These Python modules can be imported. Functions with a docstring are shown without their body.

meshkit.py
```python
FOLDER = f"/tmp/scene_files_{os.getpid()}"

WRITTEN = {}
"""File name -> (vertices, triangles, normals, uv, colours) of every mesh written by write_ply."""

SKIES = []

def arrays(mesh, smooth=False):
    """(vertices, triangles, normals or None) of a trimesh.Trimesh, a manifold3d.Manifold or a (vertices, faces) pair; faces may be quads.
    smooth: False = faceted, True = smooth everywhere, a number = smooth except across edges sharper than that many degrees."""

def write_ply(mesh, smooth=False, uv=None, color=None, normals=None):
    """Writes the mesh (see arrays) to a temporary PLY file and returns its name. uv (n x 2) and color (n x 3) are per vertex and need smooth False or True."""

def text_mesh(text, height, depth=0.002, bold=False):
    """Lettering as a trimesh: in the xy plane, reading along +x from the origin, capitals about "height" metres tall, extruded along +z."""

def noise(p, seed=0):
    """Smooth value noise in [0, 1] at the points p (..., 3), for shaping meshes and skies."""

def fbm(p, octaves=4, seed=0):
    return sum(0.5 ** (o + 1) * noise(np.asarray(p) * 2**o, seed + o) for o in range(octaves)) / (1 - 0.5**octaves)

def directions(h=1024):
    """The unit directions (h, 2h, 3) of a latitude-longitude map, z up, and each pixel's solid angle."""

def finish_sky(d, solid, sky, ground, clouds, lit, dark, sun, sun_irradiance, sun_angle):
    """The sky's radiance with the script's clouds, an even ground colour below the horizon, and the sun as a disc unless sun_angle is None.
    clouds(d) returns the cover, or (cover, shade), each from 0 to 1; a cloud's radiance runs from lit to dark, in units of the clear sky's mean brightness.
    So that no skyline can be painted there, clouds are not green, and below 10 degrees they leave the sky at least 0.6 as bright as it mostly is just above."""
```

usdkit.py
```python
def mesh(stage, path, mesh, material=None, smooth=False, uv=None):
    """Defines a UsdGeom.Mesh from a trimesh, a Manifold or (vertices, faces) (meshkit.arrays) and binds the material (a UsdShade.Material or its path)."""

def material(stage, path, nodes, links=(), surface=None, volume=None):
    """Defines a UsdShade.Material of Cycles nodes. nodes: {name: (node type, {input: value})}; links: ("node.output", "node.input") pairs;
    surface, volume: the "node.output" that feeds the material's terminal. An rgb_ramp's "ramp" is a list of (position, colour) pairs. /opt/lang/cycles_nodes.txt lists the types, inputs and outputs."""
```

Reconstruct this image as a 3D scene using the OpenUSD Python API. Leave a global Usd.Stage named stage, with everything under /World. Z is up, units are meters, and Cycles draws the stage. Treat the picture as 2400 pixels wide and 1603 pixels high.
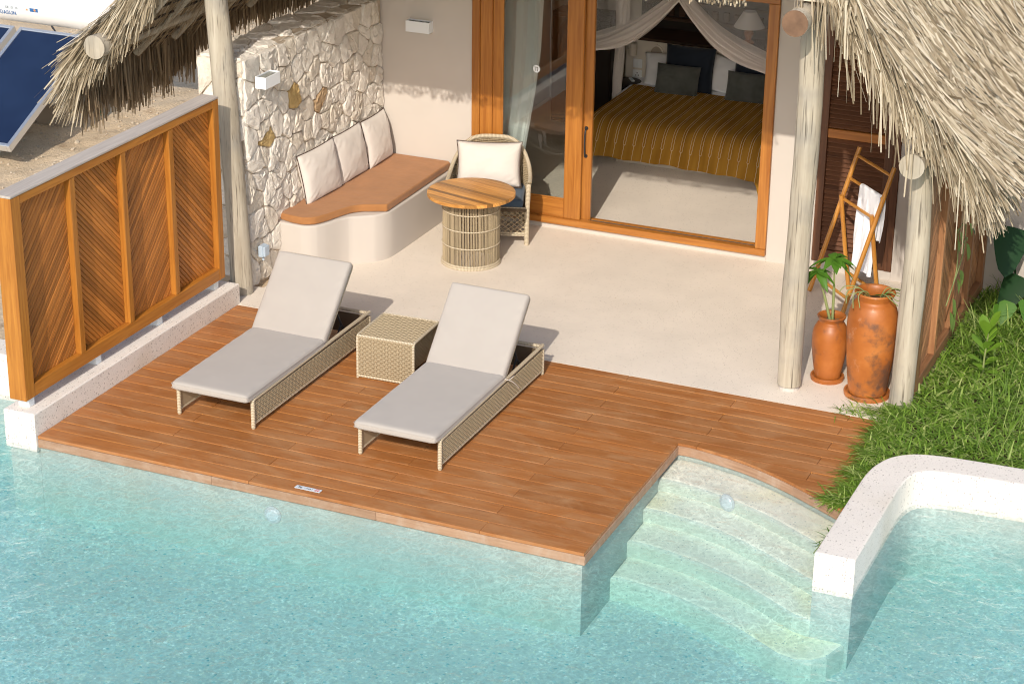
import math, random, numpy as np, trimesh, usdkit, meshkit
from pxr import Gf, Sdf, Usd, UsdGeom, UsdLux, UsdShade, Vt
from shapely.geometry import Polygon, box as sbox, LineString, Point
from shapely.ops import unary_union
from scipy.spatial import Voronoi

random.seed(7); rng = np.random.default_rng(7)
stage = Usd.Stage.CreateInMemory()
UsdGeom.SetStageUpAxis(stage, UsdGeom.Tokens.z); UsdGeom.SetStageMetersPerUnit(stage, 1.0)
UsdGeom.Xform.Define(stage, '/World'); UsdGeom.Scope.Define(stage, '/World/Looks')

# ---------------------------------------------------------------- camera, sky, sun, exposure
EXPOSURE = 0.32
SKY_STRENGTH = 0.15
SUN_INTENSITY = 0.765
SUN_COLOR = (1.0, 0.92, 0.81)
SUN = np.array([0.150, -0.826, 0.545]); SUN /= np.linalg.norm(SUN)
CAM = np.array([4.9941, -13.1228, 7.52]); YAW, PITCH, ROLL = -0.40354301, 0.3938999, 0.01406103
FOCAL = 4.98630749 * 36 / 2.4

def camera():
    f = np.array([math.sin(YAW) * math.cos(PITCH), math.cos(YAW) * math.cos(PITCH), -math.sin(PITCH)])
    r = np.cross(f, [0, 0, 1]); r /= np.linalg.norm(r); u = np.cross(r, f)
    r2 = r * math.cos(ROLL) + u * math.sin(ROLL); u2 = -r * math.sin(ROLL) + u * math.cos(ROLL)
    c = UsdGeom.Camera.Define(stage, '/World/camera')
    m = Gf.Matrix4d(*r2, 0, *u2, 0, *(-f), 0, *CAM, 1)
    c.AddTransformOp().Set(m)
    c.CreateHorizontalApertureAttr(36.0); c.CreateVerticalApertureAttr(36.0 * 683 / 1024)
    c.CreateFocalLengthAttr(FOCAL); c.CreateClippingRangeAttr(Gf.Vec2f(0.1, 2000))
    c.CreateExposureAttr(EXPOSURE)
camera()

sky = UsdLux.DomeLight.Define(stage, '/World/sky')
elev = math.asin(SUN[2]); rot = math.atan2(SUN[0], SUN[1])
skym = usdkit.material(stage, '/World/Looks/sky_look', {
    's': ('sky_texture', {'sky_type': 'single_scattering', 'sun_disc': False, 'sun_elevation': elev, 'sun_rotation': rot, 'altitude': 10.0, 'aerosol_density': 1.6}),
    'b': ('background_shader', {'strength': SKY_STRENGTH})}, [('s.color', 'b.color')], surface='b.background')
UsdShade.MaterialBindingAPI.Apply(sky.GetPrim()).Bind(skym)
sky.GetPrim().SetCustomDataByKey('kind', 'structure')
sun = UsdLux.DistantLight.Define(stage, '/World/sun')
sun.CreateIntensityAttr(SUN_INTENSITY); sun.CreateAngleAttr(0.5); sun.CreateNormalizeAttr(True); sun.CreateColorAttr(Gf.Vec3f(*SUN_COLOR))
_z = SUN; _x = np.cross([0, 0, 1], _z); _x /= np.linalg.norm(_x); _y = np.cross(_z, _x)
sun.AddTransformOp().Set(Gf.Matrix4d(*_x, 0, *_y, 0, *_z, 0, 0, 0, 30, 1))

# ---------------------------------------------------------------- scene helpers
_count = {}
def numbered(parent, name):
    k = parent + '/' + name; n = _count.get(k, 0); _count[k] = n + 1
    return k if n == 0 else f'{k}_{n:03d}'
def path_of(parent): return '/World' if parent is None else (parent if isinstance(parent, str) else str(parent.GetPath()))
def tag(p, label=None, cat=None, group=None, kind=None):
    for k, v in (('label', label), ('category', cat), ('group', group), ('kind', kind)):
        if v: p.SetCustomDataByKey(k, v)
    return p
def thing(name, label, cat, loc=(0, 0, 0), rotz=0.0, group=None, kind=None):
    x = UsdGeom.Xform.Define(stage, numbered('/World', name))
    x.AddTranslateOp().Set(Gf.Vec3d(*map(float, loc)))
    if rotz: x.AddRotateZOp().Set(float(rotz))
    return tag(x.GetPrim(), label, cat, group, kind)
def dup(src, loc, rotz, label):
    was = src.GetCustomData()
    base = src.GetName()
    x = UsdGeom.Xform.Define(stage, numbered('/World', base))
    x.GetPrim().GetReferences().AddInternalReference(src.GetPath())
    x.ClearXformOpOrder(); x.AddTranslateOp().Set(Gf.Vec3d(*map(float, loc)))
    if rotz: x.AddRotateZOp().Set(float(rotz))
    x.GetPrim().SetInstanceable(True)
    return tag(x.GetPrim(), label, was['category'], was.get('group'))
def obj(parent, name, mesh, mat, smooth=False, uv=None, label=None, kind=None, cat=None, group=None):
    if isinstance(mesh, MB): uv = mesh.uvs(); mesh = mesh.vf()
    path = numbered(path_of(parent), name)
    if smooth is not False and smooth is not True:
        v, f, n, k = autosmooth(*meshkit.arrays(mesh)[:2], smooth)
        m = usdkit.mesh(stage, path, (v, f), mat, uv=None if uv is None else np.asarray(uv)[k])
        m.CreateNormalsAttr(Vt.Vec3fArray.FromNumpy(n.astype(np.float32))); m.SetNormalsInterpolation('vertex'); p = m.GetPrim()
    else: p = usdkit.mesh(stage, path, mesh, mat, smooth=smooth, uv=uv).GetPrim()
    return tag(p, label, cat, group, kind)

def autosmooth(v, f, deg):
    """normals averaged at each corner over the faces there that turn by less than deg, larger faces weighing more; returns split vertices"""
    fn = np.cross(v[f[:, 1]] - v[f[:, 0]], v[f[:, 2]] - v[f[:, 0]]); L = np.linalg.norm(fn, axis=1, keepdims=True); un = fn / np.maximum(L, 1e-20)
    c = f.ravel(); fi = np.repeat(np.arange(len(f)), 3); o = np.argsort(c, kind='stable'); cnt = np.bincount(c, minlength=len(v)); st = np.cumsum(cnt) - cnt
    acc = np.zeros((len(c), 3)); ct = math.cos(math.radians(deg))
    live = np.arange(len(c))
    for k in range(int(cnt.max())):
        live = live[cnt[c[live]] > k]
        other = fi[o[st[c[live]] + k]]; ok = (un[other] * un[fi[live]]).sum(1) > ct
        acc[live] += np.where(ok[:, None], fn[other], 0)
    acc /= np.maximum(np.linalg.norm(acc, axis=1, keepdims=True), 1e-20)
    key = np.column_stack([c, np.round(acc * 500).astype(int)]); u, first, inv = np.unique(key, axis=0, return_index=True, return_inverse=True)
    return v[u[:, 0]], inv.reshape(-1, 3), acc[first], u[:, 0]

# ---------------------------------------------------------------- mesh helpers
def V(*a): return np.array(a, float)
def unit(v): v = np.asarray(v, float); return v / np.linalg.norm(v)
class MB:
    def __init__(s): s.v, s.f, s.u, s.n = [], [], [], 0
    def add(s, v, f, uv=None):
        v = np.asarray(v, float); f = np.asarray(f, int)
        if f.shape[1] == 4: f = np.vstack([f[:, [0, 1, 2]], f[:, [0, 2, 3]]])
        s.v.append(v); s.f.append(f + s.n); s.n += len(v)
        s.u.append(np.zeros((len(v), 2)) if uv is None else np.asarray(uv, float)); return s
    def t(s, m): return s.add(np.array(m.vertices), np.array(m.faces))
    def vf(s): return np.vstack(s.v), np.vstack(s.f)
    def uvs(s): return np.vstack(s.u)
_s = [(sx, sy, sz) for sx in (-1, 1) for sy in (-1, 1) for sz in (-1, 1)]
def _cpts(d, c):
    out = []
    for q in _s:
        for k in range(3):
            p = [q[i] * (d[i] / 2 - c) for i in range(3)]; p[k] = q[k] * d[k] / 2; out.append(p)
    return np.array(out)
_h = trimesh.convex.convex_hull(_cpts((1, 1.1, 1.2), .1))
def _topo():
    base = _cpts((1, 1.1, 1.2), .1); idx = [int(np.argmin(((base - p) ** 2).sum(1))) for p in _h.vertices]
    return np.array(idx)[_h.faces]
CF = _topo()
_id = [0]
def bar(p0, p1, w, t, up=(0, 0, 1), ch=0.003, mb=None):
    """a chamfered bar from p0 to p1; w across, t along up; uv runs along the grain"""
    p0, p1 = np.asarray(p0, float), np.asarray(p1, float); L = np.linalg.norm(p1 - p0)
    x = (p1 - p0) / L; up = np.asarray(up, float); y = unit(np.cross(up, x)); z = np.cross(x, y)
    q = _cpts((L, w, t), min(ch, w * .3, t * .3)); v = (p0 + p1) / 2 + q @ np.array([x, y, z])
    _id[0] += 1; i = _id[0]
    uv = np.stack([q[:, 0] + (i * 7.31) % 50, i + 0.1 + np.clip(0.4 + q[:, 1] + 0.7 * q[:, 2], 0, .85)], 1)
    mb = mb or MB(); return mb.add(v, CF, uv)
def cbox(lo, hi, ch=0.003, mb=None, axis=0):
    """chamfered box with the grain along axis"""
    lo, hi = np.asarray(lo, float), np.asarray(hi, float); c = (lo + hi) / 2; d = hi - lo
    e = np.zeros(3); e[axis] = d[axis] / 2; o = [1, 2, 2][axis]
    up = V(0, 0, 1) if axis != 2 else V(1, 0, 0)
    w, t = (d[1], d[2]) if axis == 0 else ((d[0], d[2]) if axis == 1 else (d[1], d[0]))
    return bar(c - e, c + e, w, t, up, ch, mb)
def tube(pts, r, sides=8, cap=True, mb=None, flat=None, up=None):
    p = np.asarray(pts, float); n = len(p); r = np.broadcast_to(np.asarray(r, float), (n,))
    t = np.gradient(p, axis=0); t /= np.linalg.norm(t, axis=1, keepdims=True) + 1e-12
    a = np.zeros_like(p); ref = V(0, 0, 1) if abs(t[0][2]) < .9 else V(1, 0, 0)
    if up is not None: ref = np.asarray(up, float)
    a[0] = unit(np.cross(t[0], ref))
    for i in range(1, n):
        q = a[i - 1] - t[i] * (a[i - 1] @ t[i]); a[i] = q / (np.linalg.norm(q) + 1e-12)
    b = np.cross(t, a); g = np.arange(sides) * 2 * np.pi / sides
    fl = 1.0 if flat is None else flat
    v = (p[:, None] + r[:, None, None] * (np.cos(g)[None, :, None] * a[:, None] + fl * np.sin(g)[None, :, None] * b[:, None])).reshape(-1, 3)
    i, j = np.meshgrid(np.arange(n - 1), np.arange(sides), indexing='ij'); j2 = (j + 1) % sides
    f = np.stack([i * sides + j, i * sides + j2, (i + 1) * sides + j2, (i + 1) * sides + j], -1).reshape(-1, 4)
    f = np.vstack([f[:, [0, 1, 2]], f[:, [0, 2, 3]]])
    s = np.concatenate([[0], np.cumsum(np.linalg.norm(np.diff(p, axis=0), axis=1))])
    uv = np.stack([np.repeat(s, sides), np.tile(np.arange(sides) / sides, n)], 1)
    if cap:
        v = np.vstack([v, p[:1], p[-1:]]); k = n * sides; jj = np.arange(sides)
        f = np.vstack([f, np.stack([np.full(sides, k), (jj + 1) % sides, jj], 1), np.stack([np.full(sides, k + 1), (n - 1) * sides + jj, (n - 1) * sides + (jj + 1) % sides], 1)])
        uv = np.vstack([uv, [[0, .5], [s[-1], .5]]])
    mb = mb or MB(); return mb.add(v, f, uv)
def lathe(prof, n=40, c=(0, 0, 0), mb=None, wob=None):
    pr = np.asarray(prof, float); g = np.arange(n) * 2 * np.pi / n; m = len(pr)
    v = np.stack([pr[:, 0][:, None] * np.cos(g), pr[:, 0][:, None] * np.sin(g), np.broadcast_to(pr[:, 1][:, None], (m, n))], -1).reshape(-1, 3)
    if wob: v[:, :2] *= (1 + wob * (meshkit.noise(v * 6.0) - .5))[:, None]
    i, j = np.meshgrid(np.arange(m - 1), np.arange(n), indexing='ij'); j2 = (j + 1) % n
    f = np.stack([i * n + j, i * n + j2, (i + 1) * n + j2, (i + 1) * n + j], -1).reshape(-1, 4)
    mb = mb or MB(); return mb.add(v + np.asarray(c, float), f)
def prism(poly, z0, z1, mb=None):
    mb = mb or MB()
    for g in getattr(poly, 'geoms', [poly]):
        if g.area > 1e-6:
            m = trimesh.creation.extrude_polygon(g, z1 - z0, engine='earcut'); m.apply_translation([0, 0, z0]); mb.t(m)
    return mb
def bevel_prism(poly, z0, z1, r=0.01, steps=3, lower=True, mb=None):
    """a prism with rounded top (and bottom) edges; poly is a simple shapely polygon"""
    mb = mb or MB()
    levels = []
    if lower: levels += [(z0 + r * (1 - math.cos(a)), r * (1 - math.sin(a))) for a in np.linspace(0, np.pi / 2, steps + 1)]
    else: levels += [(z0, 0.0)]
    levels += [(z1 - r * (1 - math.sin(a)), r * (1 - math.cos(a))) for a in np.linspace(0, np.pi / 2, steps + 1)]
    ring = np.array(poly.exterior.coords)[:-1]
    if not poly.exterior.is_ccw: ring = ring[::-1]
    d = np.roll(ring, -1, 0) - ring; d /= np.linalg.norm(d, axis=1, keepdims=True)
    nrm = np.stack([d[:, 1], -d[:, 0]], 1); pn = np.roll(nrm, 1, 0)
    mit = nrm + pn; mit /= np.maximum((mit * nrm).sum(1, keepdims=True), .3)
    n = len(ring); vs = [np.column_stack([ring - mit * ins, np.full(n, z)]) for z, ins in levels]
    f = []
    for k in range(len(levels) - 1):
        j = np.arange(n); j2 = (j + 1) % n
        f.append(np.stack([k * n + j, k * n + j2, (k + 1) * n + j2, (k + 1) * n + j], 1))
    v = np.vstack(vs); f = np.vstack(f); f = np.vstack([f[:, [0, 1, 2]], f[:, [0, 2, 3]]])
    for k, flip in ((0, True), (len(levels) - 1, False)):
        tv, tf = trimesh.creation.triangulate_polygon(Polygon(vs[k][:, :2]), engine='earcut')
        idx = np.array([int(np.argmin(((vs[k][:, :2] - q) ** 2).sum(1))) for q in tv]) + k * n
        tri = idx[tf]
        a = v[tri[:, 0]]; b = v[tri[:, 1]]; c = v[tri[:, 2]]
        up = np.cross(b - a, c - a)[:, 2] > 0
        tri = np.where((up == (not flip))[:, None], tri, tri[:, ::-1]); f = np.vstack([f, tri])
    return mb.add(v, f)
def grid_faces(n, m):
    i, j = np.meshgrid(np.arange(n - 1), np.arange(m - 1), indexing='ij')
    return np.stack([i * m + j, (i + 1) * m + j, (i + 1) * m + j + 1, i * m + j + 1], -1).reshape(-1, 4)
def bez(pts, n=20):
    """Catmull-Rom through the points"""
    p = np.asarray(pts, float); p = np.vstack([2 * p[0] - p[1], p, 2 * p[-1] - p[-2]]); out = []
    for k in range(1, len(p) - 2):
        for t in np.linspace(0, 1, n, endpoint=False):
            a, b, c, d = p[k - 1:k + 3]
            out.append(.5 * ((2 * b) + (c - a) * t + (2 * a - 5 * b + 4 * c - d) * t * t + (3 * b - a - 3 * c + d) * t ** 3))
    return np.array(out + [p[-2]])
def roundpath(pts, r=.03, n=5):
    """a polyline with its corners rounded by radius about r"""
    p = np.asarray(pts, float); out = [p[0]]
    for a, b, c in zip(p[:-2], p[1:-1], p[2:]):
        q = min(r, .45 * np.linalg.norm(b - a), .45 * np.linalg.norm(c - b)); u, w = b + unit(a - b) * q, b + unit(c - b) * q
        out += [(1 - t) ** 2 * u + 2 * t * (1 - t) * b + t * t * w for t in np.linspace(0, 1, n)]
    return np.array(out + [p[-1]])
def rbox(lo, hi, r=0.02, axis=2):
    """soft box: rounded in plan and at top and bottom"""
    lo, hi = np.asarray(lo, float), np.asarray(hi, float)
    pl = sbox(lo[0] + r, lo[1] + r, hi[0] - r, hi[1] - r).buffer(r, 5)
    return bevel_prism(pl, lo[2], hi[2], r * .7)
def strips(P, D, L, w, nrm, bend, mb, seg=2, taper=.55):
    """many ribbons: P starts, D unit directions, L lengths, w widths, nrm ribbon normals, bend vectors added quadratically"""
    n = len(P); s = np.cross(D, nrm); s /= np.linalg.norm(s, axis=1, keepdims=True) + 1e-9
    rows = []; us = []
    idr = rng.random(n)
    for k in range(seg + 1):
        t = k / seg; c = P + D * (L * t)[:, None] + bend * (t * t); hw = (w * (1 - (1 - taper) * t) / 2)[:, None]
        rows += [c - s * hw, c + s * hw]; us += [np.stack([idr, np.full(n, t)], 1)] * 2
    k = 2 * (seg + 1); v = np.stack(rows, 1).reshape(-1, 3); uv = np.stack(us, 1).reshape(-1, 2)
    o = np.arange(n)[:, None] * k
    f = np.vstack([o + np.array([[2 * q, 2 * q + 1, 2 * q + 3]]) for q in range(seg)] + [o + np.array([[2 * q, 2 * q + 3, 2 * q + 2]]) for q in range(seg)])
    return mb.add(v, f, uv)
def weave(P0, U, Vv, lu, lv, nu, nv, wu, wv, amp, mb, surf=None):
    """over-and-under weave: nv strands along U, nu stakes along V; flat quads sections"""
    U, Vv = np.asarray(U, float), np.asarray(Vv, float); N = np.cross(U, Vv)
    def P(u, v, h):
        return P0 + np.outer(u, U) + np.outer(v, Vv) + np.outer(h, N) if surf is None else surf(u, v, h)
    NN = lambda a, b: (P(np.array([a]), np.array([b]), np.array([.01])) - P(np.array([a]), np.array([b]), np.array([0.])))[0]
    for j in range(nv):
        vv = (j + .5) * lv / nv; k = np.arange(2 * nu + 1); u = k * lu / (2 * nu)
        h = amp * np.where(k % 2 == 1, np.where(((k // 2) + j) % 2 == 0, 1, -1), 0)
        c = P(u, np.full(len(u), vv), h); tube(c, wu / 2, 4, False, mb, flat=.45, up=NN(u[0], vv))
    for i in range(nu):
        uu = (i + .5) * lu / nu; k = np.arange(2 * nv + 1); v = k * lv / (2 * nv)
        h = -amp * .6 * np.where(k % 2 == 1, np.where(((k // 2) + i) % 2 == 0, 1, -1), 0)
        c = P(np.full(len(v), uu), v, h); tube(c, wv / 2, 4, False, mb, flat=.45, up=NN(uu, v[0]))
    return mb

# ---------------------------------------------------------------- materials
def M(name, nodes, links, surface='p.BSDF', volume=None):
    return usdkit.material(stage, '/World/Looks/' + name, nodes, links, surface=surface, volume=volume)
def mul(c, k): return tuple(min(1.0, x * k) for x in c)
def plain(name, c, rough=.6, amp=.12, scale=3.0, fine=60.0, bump=.15, dist=.004, spec=.4, c2=None, bscale=None, detail=5.0, metallic=0.0, blotch=None):
    n = {'g': ('geometry', {}), 'n': ('noise_texture', {'scale': scale, 'detail': detail, 'roughness': .6}),
         'r': ('rgb_ramp', {'ramp': [(.25, mul(c, 1 - amp)), (.75, c2 or mul(c, 1 + amp))]}),
         'n2': ('noise_texture', {'scale': bscale or fine, 'detail': 4.0, 'roughness': .65}), 'b': ('bump', {'strength': bump, 'distance': dist}),
         'p': ('principled_bsdf', {'roughness': rough, 'specular_ior_level': spec, 'metallic': metallic})}
    l = [('g.position', 'n.vector'), ('g.position', 'n2.vector'), ('n.fac', 'r.fac'), ('n2.fac', 'b.height'), ('b.normal', 'p.normal')]
    if blotch:
        n.update({'n3': ('noise_texture', {'scale': blotch[1], 'detail': 6.0, 'roughness': .65}), 'r3': ('rgb_ramp', {'ramp': [(blotch[2], (0, 0, 0)), (blotch[3], (1, 1, 1))]}), 'mx': ('mix', {'color2': blotch[0]})})
        l += [('g.position', 'n3.vector'), ('n3.fac', 'r3.fac'), ('r3.color', 'mx.fac'), ('r.color', 'mx.color1'), ('mx.color', 'p.base_color')]
    else: l += [('r.color', 'p.base_color')]
    return M(name, n, l)
def speckled(name, c, dark, scale=45.0, frac=.25, size=.28, rough=.6, amp=.07, bump=.3, dist=.003, scale2=14.0, stain=None):
    """terrazzo-like: fine and coarse specks in two sizes, faint cloudiness, pitted relief"""
    n = {'g': ('geometry', {}), 'n': ('noise_texture', {'scale': 1.7, 'detail': 6.0, 'roughness': .65}),
         'r': ('rgb_ramp', {'ramp': [(.3, mul(c, 1 - amp)), (.7, mul(c, 1 + amp))]}), 'p': ('principled_bsdf', {'roughness': rough, 'specular_ior_level': .35}),
         'nb': ('noise_texture', {'scale': 90.0, 'detail': 4.0}), 'b': ('bump', {'strength': bump, 'distance': dist})}
    l = [('g.position', 'n.vector'), ('n.fac', 'r.fac'), ('g.position', 'nb.vector')]
    prev = 'r.color'
    if stain:
        n.update({'ns': ('noise_texture', {'scale': stain[1], 'detail': 5.0}), 'rs': ('rgb_ramp', {'ramp': [(.5, (0, 0, 0)), (.72, (1, 1, 1))]}), 'ms': ('mix', {'color2': stain[0]})})
        l += [('g.position', 'ns.vector'), ('ns.fac', 'rs.fac'), ('rs.color', 'ms.fac'), (prev, 'ms.color1')]; prev = 'ms.color'
    for k, (s, fr, sz) in enumerate(((scale, frac, size), (scale * 2.3, frac * 1.3, size), (scale2, frac * .25, size * .5))):
        n.update({f'v{k}': ('voronoi_texture', {'scale': s}), f'a{k}': ('math', {'math_type': 'less_than', 'value2': sz}), f's{k}': ('separate_color', {}),
                  f'c{k}': ('math', {'math_type': 'less_than', 'value2': fr}), f'm{k}': ('math', {'math_type': 'multiply'}), f'q{k}': ('math', {'math_type': 'multiply', 'value2': .75}), f'x{k}': ('mix', {'color2': dark[k % len(dark)]})})
        l += [('g.position', f'v{k}.vector'), (f'v{k}.distance', f'a{k}.value1'), (f'v{k}.color', f's{k}.color'), (f's{k}.r', f'c{k}.value1'), (f'a{k}.value', f'm{k}.value1'), (f'c{k}.value', f'm{k}.value2'),
              (f'm{k}.value', f'q{k}.value1'), (f'q{k}.value', f'x{k}.fac'), (prev, f'x{k}.color1')]; prev = f'x{k}.color'
    n['hs'] = ('math', {'math_type': 'subtract'}); l += [('nb.fac', 'hs.value1'), ('m0.value', 'hs.value2'), ('hs.value', 'b.height'), ('b.normal', 'p.normal'), (prev, 'p.base_color')]
    return M(name, n, l)
def wood(name, c1, c2, rough=.5, tone=.35, along=2.5, across=55.0, bump=.12, dry=None, spec=.4, knots=False, coat=0.0):
    """grain from the uv that bar() writes; the whole part of v numbers the board and gives it its own tone"""
    n = {'t': ('texture_coordinate', {}), 'mp': ('mapping', {'scale': (along, across, 1)}), 'n': ('noise_texture', {'scale': 1.0, 'detail': 7.0, 'roughness': .62, 'distortion': .6}),
         'r': ('rgb_ramp', {'ramp': [(.28, c1), (.5, tuple((a + b) / 2 for a, b in zip(c1, c2))), (.72, c2)]}),
         'sx': ('separate_xyz', {}), 'fl': ('math', {'math_type': 'floor'}), 'wn': ('white_noise_texture', {'dimensions': '1D'}), 'mr': ('map_range', {'to_min': 1 - tone, 'to_max': 1 + tone}),
         'h': ('hsv', {}), 'b': ('bump', {'strength': bump, 'distance': .002}), 'p': ('principled_bsdf', {'roughness': rough, 'specular_ior_level': spec, 'coat_weight': coat, 'coat_roughness': .25})}
    l = [('t.UV', 'mp.vector'), ('mp.vector', 'n.vector'), ('n.fac', 'r.fac'), ('t.UV', 'sx.vector'), ('sx.y', 'fl.value1'), ('fl.value', 'wn.w'), ('wn.value', 'mr.value'), ('mr.result', 'h.value'), ('r.color', 'h.color'), ('n.fac', 'b.height'), ('b.normal', 'p.normal')]
    prev = 'h.color'
    if dry:
        n.update({'g': ('geometry', {}), 'md': ('mapping', {'scale': (1.2, 3.2, 1)}), 'nd': ('noise_texture', {'scale': dry[1], 'detail': 8.0, 'roughness': .72, 'distortion': .8}), 'rd': ('rgb_ramp', {'ramp': [(dry[2], (0, 0, 0)), (dry[3], (dry[4],) * 3)]}), 'dx': ('mix', {'color2': dry[0]})})
        l += [('g.position', 'md.vector'), ('md.vector', 'nd.vector'), ('nd.fac', 'rd.fac'), ('rd.color', 'dx.fac'), (prev, 'dx.color1')]; prev = 'dx.color'
    l.append((prev, 'p.base_color'))
    return M(name, n, l)
def island(name, c1, c2, rough=.7, spec=.25, trans=0.0, c3=None):
    """strands: each loose piece of the mesh takes its own tone"""
    ramp = [(0, c1), (1, c2)] if c3 is None else [(0, c1), (.7, c2), (1, c3)]
    if name == 'straw': ramp = [(0, (.15, .112, .068)), (.25, (.28, .222, .145)), (.7, (.43, .36, .255)), (1, (.60, .53, .41))]
    n = {'g': ('geometry', {}), 'r': ('rgb_ramp', {'ramp': ramp}), 'p': ('principled_bsdf', {'roughness': rough, 'specular_ior_level': spec})}
    l = [('g.random_per_island', 'r.fac'), ('r.color', 'p.base_color')]
    if name in ('straw', 'straw_underside', 'grass_blade'):     # strips() writes each strand's own number into u
        n.update({'t': ('texture_coordinate', {}), 'sx': ('separate_xyz', {})}); l = [('t.UV', 'sx.vector'), ('sx.x', 'r.fac'), ('r.color', 'p.base_color')]
    if trans:
        n.update({'tl': ('translucent_bsdf', {}), 'mx': ('mix_closure', {'fac': trans})}); l += [('r.color', 'tl.color'), ('p.BSDF', 'mx.closure1'), ('tl.BSDF', 'mx.closure2')]
        return M(name, n, l, surface='mx.closure')
    return M(name, n, l)
def flat(name, c, rough=.5, spec=.4, metallic=0.0, coat=0.0):
    return M(name, {'p': ('principled_bsdf', {'base_color': c, 'roughness': rough, 'specular_ior_level': spec, 'metallic': metallic, 'coat_weight': coat})}, [])

deck_wood = wood('deck_wood', (.235, .080, .020), (.375, .148, .042), rough=.5, tone=.12, along=2.0, across=45, dry=((.43, .25, .125), 1.3, .44, .76, .65))
deck_under = flat('deck_edge_wood', (.62, .26, .035), .7)
fascia_wood = wood('fascia_wood', (.24, .135, .078), (.35, .215, .135), rough=.75, tone=.16, along=3, across=50, dry=((.40, .31, .24), 2.4, .48, .7, .7))
teak = wood('teak', (.30, .10, .012), (.50, .205, .032), rough=.42, tone=.10, along=1.6, across=42, spec=.4)
teak_slat = wood('teak_slat', (.29, .092, .014), (.50, .19, .036), rough=.45, tone=.30, along=1.8, across=50)
door_wood = wood('door_wood', (.25, .080, .012), (.45, .185, .035), rough=.35, tone=.08, along=1.2, across=36, coat=.25)
grey_cap = wood('weathered_cap_wood', (.36, .31, .27), (.52, .46, .40), rough=.75, tone=.06, along=2, across=40)
table_wood = wood('table_wood', (.24, .085, .016), (.56, .29, .075), rough=.35, tone=.55, along=2.2, across=38, coat=.2)
ladder_wood = wood('ladder_wood', (.34, .13, .02), (.58, .27, .05), rough=.35, tone=.12, along=3, across=3, coat=.25)
shutter_wood = wood('shutter_wood', (.085, .032, .014), (.15, .06, .025), rough=.5, tone=.2, along=2, across=45)
screen_wood = wood('screen_wood', (.20, .085, .035), (.36, .18, .08), rough=.55, tone=.3, along=1.8, across=50)
dark_wood = wood('dark_wood', (.012, .009, .008), (.03, .02, .016), rough=.5, tone=.2)
carved_wood = wood('carved_wood', (.03, .014, .008), (.075, .035, .018), rough=.55, tone=.2)
log_wood = None
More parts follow.
